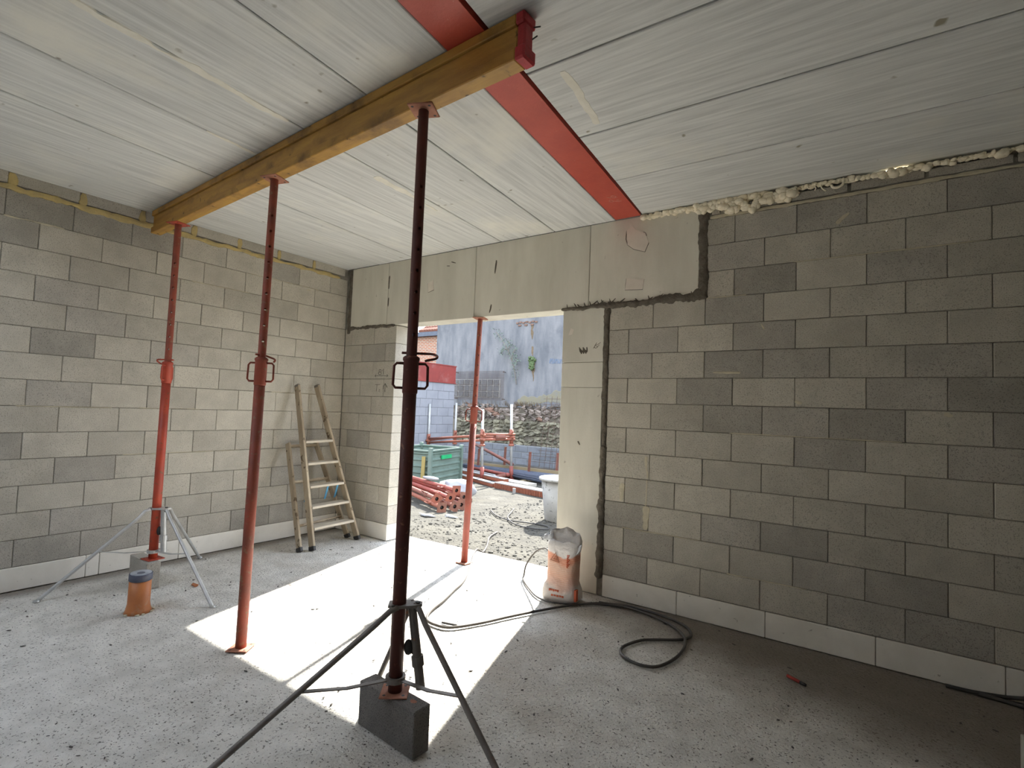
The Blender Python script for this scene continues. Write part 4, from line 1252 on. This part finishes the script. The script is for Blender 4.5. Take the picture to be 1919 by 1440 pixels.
twigs = [[(-4.26, 9.98, 2.30), (-4.27, 9.88, 2.7), (-4.36, 9.82, 3.05), (-4.55, 9.8, 3.45), (-4.85, 9.8, 3.85), (-5.03, 9.8, 4.02)], [(-4.36, 9.82, 3.05), (-4.30, 9.78, 3.3), (-4.22, 9.8, 3.42)],
         [(-4.55, 9.8, 3.45), (-4.70, 9.78, 3.4), (-4.78, 9.8, 3.3)], [(-4.30, 9.85, 2.85), (-4.18, 9.8, 3.0), (-4.14, 9.8, 3.12)], [(-4.5, 9.8, 3.35), (-4.45, 9.78, 3.6), (-4.52, 9.8, 3.72)]]
for tw in twigs: tube(b, smooth_path(tw, 4), 0.012, 5)
obj('stem', b, M_stem, sh)
b = BM()
for tw in twigs:
    P = smooth_path(tw, 12)
    for p in P[6:]:
        for k in range(3):
            q = p + Vector((random.gauss(0, 0.07), random.gauss(0, 0.05), random.gauss(0, 0.07)))
            M = Matrix.Translation(q) @ Matrix.Rotation(random.uniform(0, 6), 4, 'X') @ Matrix.Rotation(random.uniform(0, 6), 4, 'Z')
            vs = [b.verts.new(M @ Vector(c)) for c in ((-0.035, 0, 0), (0, -0.014, 0.004), (0.04, 0, 0), (0, 0.014, 0.004))]
            b.faces.new(vs)
obj('leaves', b, M_greyleaf, sh)['kind'] = 'stuff'
gt = BM()
for i in range(120):
    x = random.choice((random.uniform(-4.3, -3.2), random.uniform(-6.7, -2.3))); z0 = 1.62
    tube(gt, [(x, FY - 0.03, z0 - 0.02), (x + random.uniform(-0.04, 0.04), FY - 0.07, z0 + random.uniform(0.03, 0.14))], 0.006, 4)
tag(obj('dry_weeds', gt, M_moss), 'thin dry weeds along the top of the rubble stone', 'weed', kind='stuff')

# low block wall at the foot
lw = thing('low_block_wall', 'low bluish concrete block wall at the foot of the rubble stone', 'wall', (-4, 9.75, -0.3))
b = BM(); box(b, (-7.6, 9.725, -0.4), (2.0, 9.97, 0.352)); obj('mortar_backing', b, M_palejoint, lw)
for r in range(4):
    z0 = 0.35 - 0.2 * (r + 1); x = -7.6 + (0.22 if r % 2 else 0)
    while x < -0.6:
        piece('concrete_block', block_mesh(0.42, 0.06, 0.175, M_bluegrey_block, 0.004, 'concrete_block'), (x + 0.22, 9.742, z0 + 0.1), lw)
        x += 0.45

# side wall with the red beam on top
sw = thing('side_block_wall', 'pale lavender block wall with a red steel beam along its top', 'wall', (-4.4, 5, -0.2))
b = BM(); box(b, (-4.55, 0.5, -0.4), (-4.312, 6.99, 2.13)); obj('mortar_backing', b, M_palejoint, sw)
for r in range(10):
    z0 = -0.12 + 0.225 * r; y = 7.0
    first = 0.44 if r % 2 else 0.22
    while y > 3.0:
        l = first if y == 7.0 else 0.44
        piece('concrete_block', block_mesh(0.05, round(l - 0.006, 3), 0.219, M_paleblock, 0.004, 'concrete_block'), (-4.324, y - l / 2, z0 + 0.1125), sw)
        y = round(y - l, 4)
b = BM(); box(b, (-4.56, 0.5, 2.13), (-4.285, 7.02, 2.62), None, 0.01); o = obj('steel_beam', b, M_yard_beam, sw); o['label'] = 'red primed steel beam on top of the pale blocks'
b = BM(); box(b, (-4.57, 0.5, 2.60), (-4.275, 7.03, 2.625)); box(b, (-4.57, 0.5, 2.125), (-4.275, 7.03, 2.15)); obj('beam_flange', b, M_yard_beam, o)

# brick house behind
bh = thing('brick_house', 'old red brick house with a tiled roof behind the pale side wall', 'house', (-12, 13, -0.4))
b = BM(); box(b, (-18, 13.0, -0.4), (-9.5, 15, 4.62)); obj('brick_wall', b, M_brickwork, bh)
b = BM(); box(b, (-18.2, 12.78, 4.60), (-9.4, 13.05, 4.78)); obj('gutter', b, M_slate, bh)
rf = []
b = BM()
for k in range(9):
    y0 = 12.85 + 0.34 * k; z0 = 4.80 + 0.20 * k
    x0 = -11.6 + 0.02 * k
    for i in range(13):
        xx = x0 + 0.16 * i
        tube(b, [(xx, y0, z0 + 0.03), (xx, y0 + 0.40, z0 + 0.225)], 0.085, 6)
tag(obj('roof_tiles', b, M_rooftile, bh), kind='stuff')
b = BM(); bar(b, (-10.55, 12.85, 4.76), (-10.55, 16.0, 6.6), 2.2, 0.06, (0, -0.5, 0.85)); obj('roof_deck', b, M_slate, bh)

# --- green stillage crate
c0, c1_ = Vector((-1.776, 3.47, 0)), Vector((-2.048, 4.71, 0))
du = (c1_ - c0).normalized(); dv = Vector((-du.y, du.x, 0))
if dv.x > 0: dv = -dv
Mc = Matrix(((du.x, dv.x, 0, c0.x), (du.y, dv.y, 0, c0.y), (0, 0, 1, -0.09), (0, 0, 0, 1)))
cr = thing('steel_crate', 'open green steel crate with ribbed sides in the yard', 'crate', None, mw=Mc)
CL, CW, CHh = 1.27, 1.0, 0.72


def crate_panel(axis, at_, l, sgn):
    """ribbed sheet panel on one side"""
    b = BM()
    prof = []
    nz_ = 5
    for i in range(nz_):
        z0 = 0.06 + (CHh - 0.10) * i / nz_; z1 = 0.06 + (CHh - 0.10) * (i + 1) / nz_
        prof += [(0, z0), (0, z0 + (z1 - z0) * 0.55), (0.022, z0 + (z1 - z0) * 0.68), (0.022, z0 + (z1 - z0) * 0.90)]
    prof.append((0, CHh - 0.03))
    for t0 in (0.0, -0.006):
        rows = []
        for d, z in prof:
            d = d + t0
            if axis == 'u': rows.append((b.verts.new((0.05, at_ + sgn * d, z)), b.verts.new((l - 0.05, at_ + sgn * d, z))))
            else: rows.append((b.verts.new((at_ + sgn * d, 0.05, z)), b.verts.new((at_ + sgn * d, l - 0.05, z))))
        for A, B in zip(rows, rows[1:]):
            b.faces.new((A[0], A[1], B[1], B[0]))
    return obj('side_panel', b, M_crate, cr, world=False)


crate_panel('u', 0.02, CL, -1); crate_panel('u', CW - 0.02, CL, 1); crate_panel('v', 0.02, CW, -1); crate_panel('v', CL - 0.02, CW, 1)
b = BM(); box(b, (0.02, 0.02, 0.04), (CL - 0.02, CW - 0.02, 0.06)); obj('crate_floor', b, M_crate, cr, world=False)
for x in (0, CL):
    for y in (0, CW):
        b = BM(); box(b, (x - 0.035, y - 0.035, 0), (x + 0.035, y + 0.035, CHh + 0.05), None, 0.004); obj('corner_post', b, M_crate, cr, world=False)
for lo, hi in (((0, -0.022, CHh - 0.03), (CL, 0.022, CHh)), ((0, CW - 0.022, CHh - 0.03), (CL, CW + 0.022, CHh)), ((-0.022, 0, CHh - 0.03), (0.022, CW, CHh)), ((CL - 0.022, 0, CHh - 0.03), (CL + 0.022, CW, CHh))):
    b = BM(); box(b, lo, hi); obj('top_rail', b, M_crate, cr, world=False)
b = BM(); box(b, (0.40, -0.030, 0.525), (0.80, -0.0265 + 0.02, 0.60)); obj('paint_label', b, M_sticker, cr, world=False)['label'] = 'bright green paint mark'
b = BM(); box(b, (-0.030, 0.60, 0.50), (-0.0045, 0.90, 0.60)); obj('paint_label', b, M_sticker, cr, world=False)['label'] = 'bright green paint mark'
b = BM(); M = WM[cr]
bar(b, M @ Vector((-0.055, 0.13, 0.0)), M @ Vector((-0.030, 0.13, 0.60)), 0.02, 0.075, M.to_3x3() @ Vector((0, 1, 0)))
tag(obj('yellow_board', b, M_yellowwood, None, loc=M @ Vector((-0.05, 0.13, 0))), 'narrow yellow board leaning on the green crate', 'board')

# --- white wrapped bundle
b = BM()
blob(b, (-0.62, 2.98, 0.06), 0.30, 3, 0.25, (1.0, 0.85, 0.62)); blob(b, (-0.85, 3.02, 0.04), 0.24, 3, 0.25, (1.1, 0.9, 0.6))
tag(obj('plastic_bundle', b, M_yard_plastic, None, True, loc=(-0.65, 2.98, -0.1)), 'white plastic wrapped bundle lying behind the heap of props', 'bundle')


# --- heap of folded props
def lying_prop(label, a, d, L, m, coll=0.32, ra=0.0, plate=True):
    """folded steel prop lying with its base plate at a, running along d"""
    a, d = Vector(a), Vector(d).normalized()
    M, _ = frame_from(a, a + d)
    M = M @ Matrix.Rotation(ra, 4, 'Z')
    t = thing('lying_prop', label, 'prop', None, group='folded props heaped in the yard', mw=M)
    b = BM(); cyl(b, (0, 0, 0.006), (0, 0, L), 0.036, n=12, caps=False); cyl(b, (0, 0, L - 0.001), (0, 0, L), 0.036, n=12); obj('outer_tube', b, m, t, True, False)
    b = BM(); cyl(b, (0, 0, 0.02), (0, 0, 0.30), 0.030, n=12); obj('inner_tube', b, M_knob, t, True, False)
    if plate:
        b = BM()
        # plate with an open bore
        q = [(-0.075, -0.075), (0.075, -0.075), (0.075, 0.075), (-0.075, 0.075)]
        n = 16
        for zz in (0.0, 0.008):
            ring = [b.verts.new((0.030 * math.cos(2 * math.pi * i / n), 0.030 * math.sin(2 * math.pi * i / n), zz)) for i in range(n)]
            out = []
            for i in range(n):
                an = 2 * math.pi * i / n; s = 0.075 / max(abs(math.cos(an)), abs(math.sin(an)))
                out.append(b.verts.new((s * math.cos(an), s * math.sin(an), zz)))
            for i in range(n):
                b.faces.new((ring[i], ring[(i + 1) % n], out[(i + 1) % n], out[i]))
        obj('base_plate', b, M_yard_plate if random.random() < 0.7 else M_yard_orange, t, world=False)
    b = BM(); cyl(b, (0, 0, coll), (0, 0, coll + 0.14), 0.042, n=12)
    obj('collar_nut', b, m, t, True, False)
    b = BM(); tube(b, [(0.04, 0, coll + 0.01), (0.095, 0, coll + 0.015), (0.10, 0, coll + 0.11), (0.04, 0, coll + 0.12)], 0.007, 6); obj('handle', b, m, t, True, False)
    return t


D0 = (-1.0, 0.42, 0.02)
heap = [((-0.02, 1.90, -0.015), D0, 'front lowest prop of the heap with an open rusty end', M_yard_orange, 0.1),
        ((0.06, 2.10, -0.015), (-1.0, 0.40, 0.02), 'bottom prop of the heap behind the front one, plate tilted', M_yard_rust, 0.5),
        ((0.02, 2.30, -0.02), (-1.0, 0.36, 0.015), 'bottom prop in the middle of the heap', M_yard_red, 0.3),
        ((-0.02, 2.50, -0.02), (-1.0, 0.33, 0.015), 'bottom prop at the back of the heap by the plastic bundle', M_yard_rust, 0.2),
        ((-0.22, 2.00, 0.075), (-1.0, 0.42, 0.015), 'second layer prop at the front of the heap', M_yard_rust, 0.7),
        ((-0.12, 2.20, 0.080), (-1.0, 0.38, 0.015), 'second layer prop in the middle of the heap', M_yard_red, 0.4),
        ((-0.03, 2.42, 0.080), (-1.0, 0.33, 0.015), 'second layer prop with a wide square plate at the back of the heap', M_yard_red, 0.15),
        ((-0.14, 2.36, 0.175), (-1.0, 0.30, 0.012), 'topmost bright red prop of the heap with a square rusty plate', M_yard_red, 0.05)]
for a, d, lab, m, ra in heap:
    lying_prop(lab, a, d, 2.0, m, ra=ra)
b = BM(); blob(b, (-0.95, 2.62, 0.26), 0.12, 2, 0.2, (1.6, 0.5, 0.28))
tag(obj('grey_offcut', b, M_yard_plastic, None, True, loc=(-0.95, 2.62, 0.22)), 'grey curved plastic offcut on top of the prop heap', 'offcut')
for k, (x, y) in enumerate(((0.02, 1.55), (0.28, 1.75))):
    b = BM(); blob(b, (x, y, gz(x, y) + 0.012), 0.075, 2, 1.2, (1.5, 0.7, 0.2))
    tag(obj('plastic_scrap', b, M_yard_plastic, None, True, loc=(x, y, gz(x, y))), ('crumpled white plastic scrap on the earth below the prop heap', 'small white scrap nearest the doorway prop')[k], 'scrap')

# --- trestle rack of galvanised posts
tr = thing('trestle_rack', 'rack of orange tubes and galvanised posts behind the green crate', 'trestle', (-2.9, 5.8, -0.1))
p3, p4 = Vector((-1.687, 5.013, 0)), Vector((-1.41, 5.729, 0))
vv = Vector((-0.932, 0.362, 0)) * 2.75
p1, p2 = p3 + vv, p4 + vv
drop = (0.27, 0.17, 0.0, 0.0)
lean = {0: Vector((-0.01, 0, 0)), 1: Vector((0, 0, 0)), 2: Vector((-0.05, 0.02, 0)), 3: Vector((-0.04, 0, 0))}
for i, (p, zt) in enumerate(((p1, 1.55), (p2, 1.60), (p3, 1.46), (p4, 1.60))):
    g0 = gz(p.x, p.y)
    P = lambda z: p + lean[i] * (z + 0.1) + Vector((0, 0, z))
    b = BM(); cyl(b, P(0.15), P(zt), 0.030, n=12); post = obj('post', b, M_yard_galv, tr, True)
    b = BM(); dz = drop[i]; cyl(b, P(0.70 - dz), P(1.03 - dz), 0.045, n=12); cyl(b, P(0.66 - dz), P(0.71 - dz), 0.07, 0.05, 12); obj('sleeve', b, M_yard_orange, post, True)
    b = BM(); cyl(b, P(g0), P(0.21), 0.045, n=12); cyl(b, P(g0), P(g0 + 0.03), 0.085, 0.06, 12); obj('foot', b, M_yard_red, post, True)
    b = BM(); bar(b, P(0.93 - dz) + Vector((0.03, -0.04, 0)), P(0.99 - dz) + Vector((0.10, -0.07, 0)), 0.02, 0.03); obj('wedge', b, M_yard_orange, post)
for A, B, zz in ((p1, p3, 0.90), (p1, p3, 0.80), (p3, p4, 0.92), (p3, p4, 0.81), (p2, p4, 0.86), (p1, p2, 0.86)):
    b = BM(); e = (B - A).normalized(); dA = drop[0] if A is p1 else drop[1] if A is p2 else 0.0; dB = drop[1] if B is p2 else 0.0; cyl(b, A - e * 0.08 + Vector((0, 0, zz - dA)), B + e * 0.05 + Vector((0, 0, zz - dB)), 0.028, n=12); obj('rail', b, M_yard_orange, tr, True)
c = p3.lerp(p4, 0.55)
b = BM(); cyl(b, c + Vector((-0.05, -0.12, 0.86)), c + Vector((0.04, 0.12, 0.86)), 0.06, n=12); obj('coupler', b, M_yard_rust, tr)

# lying red tubes near the rack
for k, (a, d, m, lab) in enumerate((((-1.42, 5.62, 0.02), (-2.9, 6.05, 0.02), M_yard_red, 'red tube lying on the earth from the crate to the rack foot'),
                                    ((-1.72, 5.28, -0.045), (-3.1, 5.75, -0.045), M_yard_red, 'orange red tube lying nearest the white lintels'),
                                    ((-1.45, 5.66, 0.01), (-1.78, 4.98, -0.05), M_yard_rust, 'short red tube joining two feet of the rack'),
                                    ((-1.9, 6.45, 0.16), (-3.6, 7.15, 0.50), M_yard_rust, 'dark red tube lying aslant behind the rack'))):
    t = thing('steel_tube', lab, 'tube', a)
    b = BM(); cyl(b, a, d, 0.04, n=12); obj('tube_body', b, m, t, True)
    e = (Vector(d) - Vector(a)).normalized()
    b = BM(); cyl(b, Vector(a) - e * 0.004, Vector(a) + e * 0.06, 0.048, n=12); obj('end_socket', b, m, t, True)
b = BM(); bar(b, (-1.58, 5.33, 0.01), (-3.2, 5.86, 0.01), 0.05, 0.05)
tag(obj('galvanised_bar', b, M_yard_galv, None, loc=(-1.6, 5.33, -0.02)), 'pale square galvanised bar lying between the red tubes', 'bar')
t = concrete_pad('grey concrete kerb piece on the earth before the steel bars', (-0.95, 5.25, gz(-0.95, 5.25)), R(-10), 0.9, 0.3, 0.07)

# --- clay lintels
def clay_lintel(lab, a, d, L, w=0.20, h=0.10, ribs=True):
    a = Vector(a); rz = math.atan2(d[1], d[0])
    t = thing('clay_lintel', lab, 'lintel', a, rz, 'clay shell lintels on the yard')
    b = BM(); box(b, (0, 0.012, 0), (L, w - 0.012, h * 0.92)); obj('clay_shell', b, M_shadowjoint if ribs else M_clay, t, world=False)
    b = BM(); box(b, (0, 0.004, h * 0.80), (L, w - 0.004, h), None, 0.004); obj('concrete_fill', b, M_whiteconc, t, world=False)
    if ribs:
        n = int(L / 0.042)
        me = block_mesh(0.027, 0.02, h * 0.86, M_clay, 0.003, 'clay_rib')
        for i in range(n):
            o = bpy.data.objects.new('clay_rib', me); link(o, t); o.location = (0.021 + i * 0.042, 0.008, h * 0.43)
    else:
        b = BM(); box(b, (0, 0.0, h * 0.1), (L, 0.016, h * 0.72), None, 0.003); obj('clay_side', b, M_clay, t, world=False)
    return t


clay_lintel('clay lintel with a ribbed orange side and white concrete top', (-0.95, 4.46, -0.095), (1.48, -0.30), 2.1, 0.22, 0.12)
clay_lintel('smooth sided clay lintel lying left of the ribbed one', (-2.75, 5.20, -0.10), (1.75, -0.70), 1.85, 0.14, 0.085, False)
clay_lintel('second smooth clay lintel behind and above the first', (-2.95, 5.42, -0.03), (1.95, -0.62), 2.1, 0.14, 0.085, False)
b = BM(); cyl(b, (-0.30, 4.22, gz(-0.3, 4.2)), (-0.30, 4.22, 0.0), 0.03, n=8)
tag(obj('white_peg', b, M_whiteconc, None, loc=(-0.3, 4.22, -0.1)), 'short white peg in the earth before the ribbed lintel', 'peg')

# --- bundle of steel bars
for j, x in enumerate((-2.6, -1.0, 0.6)):
    b = BM(); y = 6.4 - 0.13 * (x + 3.4); w_ = 0.15 + 0.13 * (x + 3.4); box(b, (x - 0.05, y - w_ - 0.1, gz(x, y) - 0.03), (x + 0.05, y + 0.16, -0.048))
    tag(obj('timber_bearer', b, M_plank, None, loc=(x, y - 0.3, -0.1)), ('timber bearer under the bars behind the rack', 'timber bearer under the middle of the bars', 'timber bearer under the bars near the tub')[j], 'bearer', 'bearers under the bars')
random.seed(3)
rod_b = BM(); cyl(rod_b, (0, 0, 0), (5.4, 0, 0), 0.014, n=6)
rod0 = None
for i in range(45):
    lay = i // 15; k = i % 15
    f = k / 14
    x = -3.4 + random.uniform(-0.15, 0.15); y = 6.52 - 0.22 * f; z = -0.032 + 0.031 * lay + random.uniform(0, 0.006)
    if rod0 is None:
        rod0 = obj('steel_bar', rod_b, M_rebar, None, world=True); o = rod0
    else:
        o = rod0.copy(); COL.objects.link(o)
    o.location = (x, y, z); o.rotation_euler = (0, 0, -0.01 - 0.25 * f + random.uniform(-0.006, 0.006))
    tag(o, 'long thin blue grey steel bar in the bundle on the yard', 'bar', 'steel bars bundled on the yard')

# plank on edge and stakes
b = BM(); bar(b, (-3.2, 6.60, 0.03), (0.5, 6.72, 0.03), 0.03, 0.13); tag(obj('scaffold_plank', b, M_plank, None, loc=(-1.3, 6.65, 0)), 'pale wooden plank on edge behind the steel bars', 'plank')
for k, (x, y, z0, z1, lab) in enumerate(((-2.92, 6.42, -0.12, 0.46, 'red steel stake left of the rack, first in the row'), (-2.45, 6.9, -0.15, 0.52, 'red steel stake behind the plank left of the rack post'), (-1.36, 6.36, -0.12, 0.50, 'red steel stake before the plank right of the rack'),
                                         (-0.95, 6.95, -0.15, 0.48, 'red steel stake behind the plank before the wire mesh'))):
    t = thing('steel_stake', lab, 'stake', (x, y, z0), 0, 'red stakes round the steel bars')
    b = BM(); bar(b, (x, y, z0), (x + 0.03, y, z1), 0.055, 0.03, (0, 1, 0)); bar(b, (x - 0.02, y + 0.02, z0), (x + 0.01, y + 0.02, z1), 0.01, 0.04, (0, 1, 0)); obj('angle_iron', b, M_yard_rust, t)
    b = BM(); box(b, (x + 0.01, y - 0.02, z1 - 0.02), (x + 0.05, y + 0.03, z1 + 0.005)); obj('stake_head', b, M_yard_rust, t)
# wire mesh
wmh = thing('wire_mesh_panel', 'rusty welded wire mesh panel standing on edge by the low block wall', 'mesh', (-0.6, 7.4, -0.2))
for i in range(15):
    x = -1.62 + 0.15 * i; b = BM(); cyl(b, (x, 7.2, -0.2), (x + 0.02, 7.5, 1.85), 0.005, n=5); obj('vertical_wire', b, M_wire, wmh)
for j in range(14):
    z = -0.1 + 0.145 * j; x0 = -1.68 if j > 3 else -2.0
    b = BM(); cyl(b, (x0, 7.2 + 0.146 * z, z), (0.6, 7.2 + 0.146 * z, z), 0.005, n=5); obj('horizontal_wire', b, M_wire, wmh)

# --- mortar tub at the right of the doorway
tb = thing('mortar_tub', 'large dirty white plastic tub standing outside beside the doorway column', 'tub', (1.56, 2.72, gz(1.5, 2.7)))
b = BM(); lathe(b, [(0.235, 0.0), (0.25, 0.02), (0.315, 0.60), (0.305, 0.60), (0.24, 0.03), (0.0, 0.03)], n=32); obj('tub_body', b, M_tub, tb, True, False)
b = BM(); lathe(b, [(0.31, 0.575), (0.345, 0.58), (0.35, 0.60), (0.345, 0.615), (0.305, 0.615), (0.30, 0.60)], n=32); obj('rim', b, M_tub, tb, True, False)
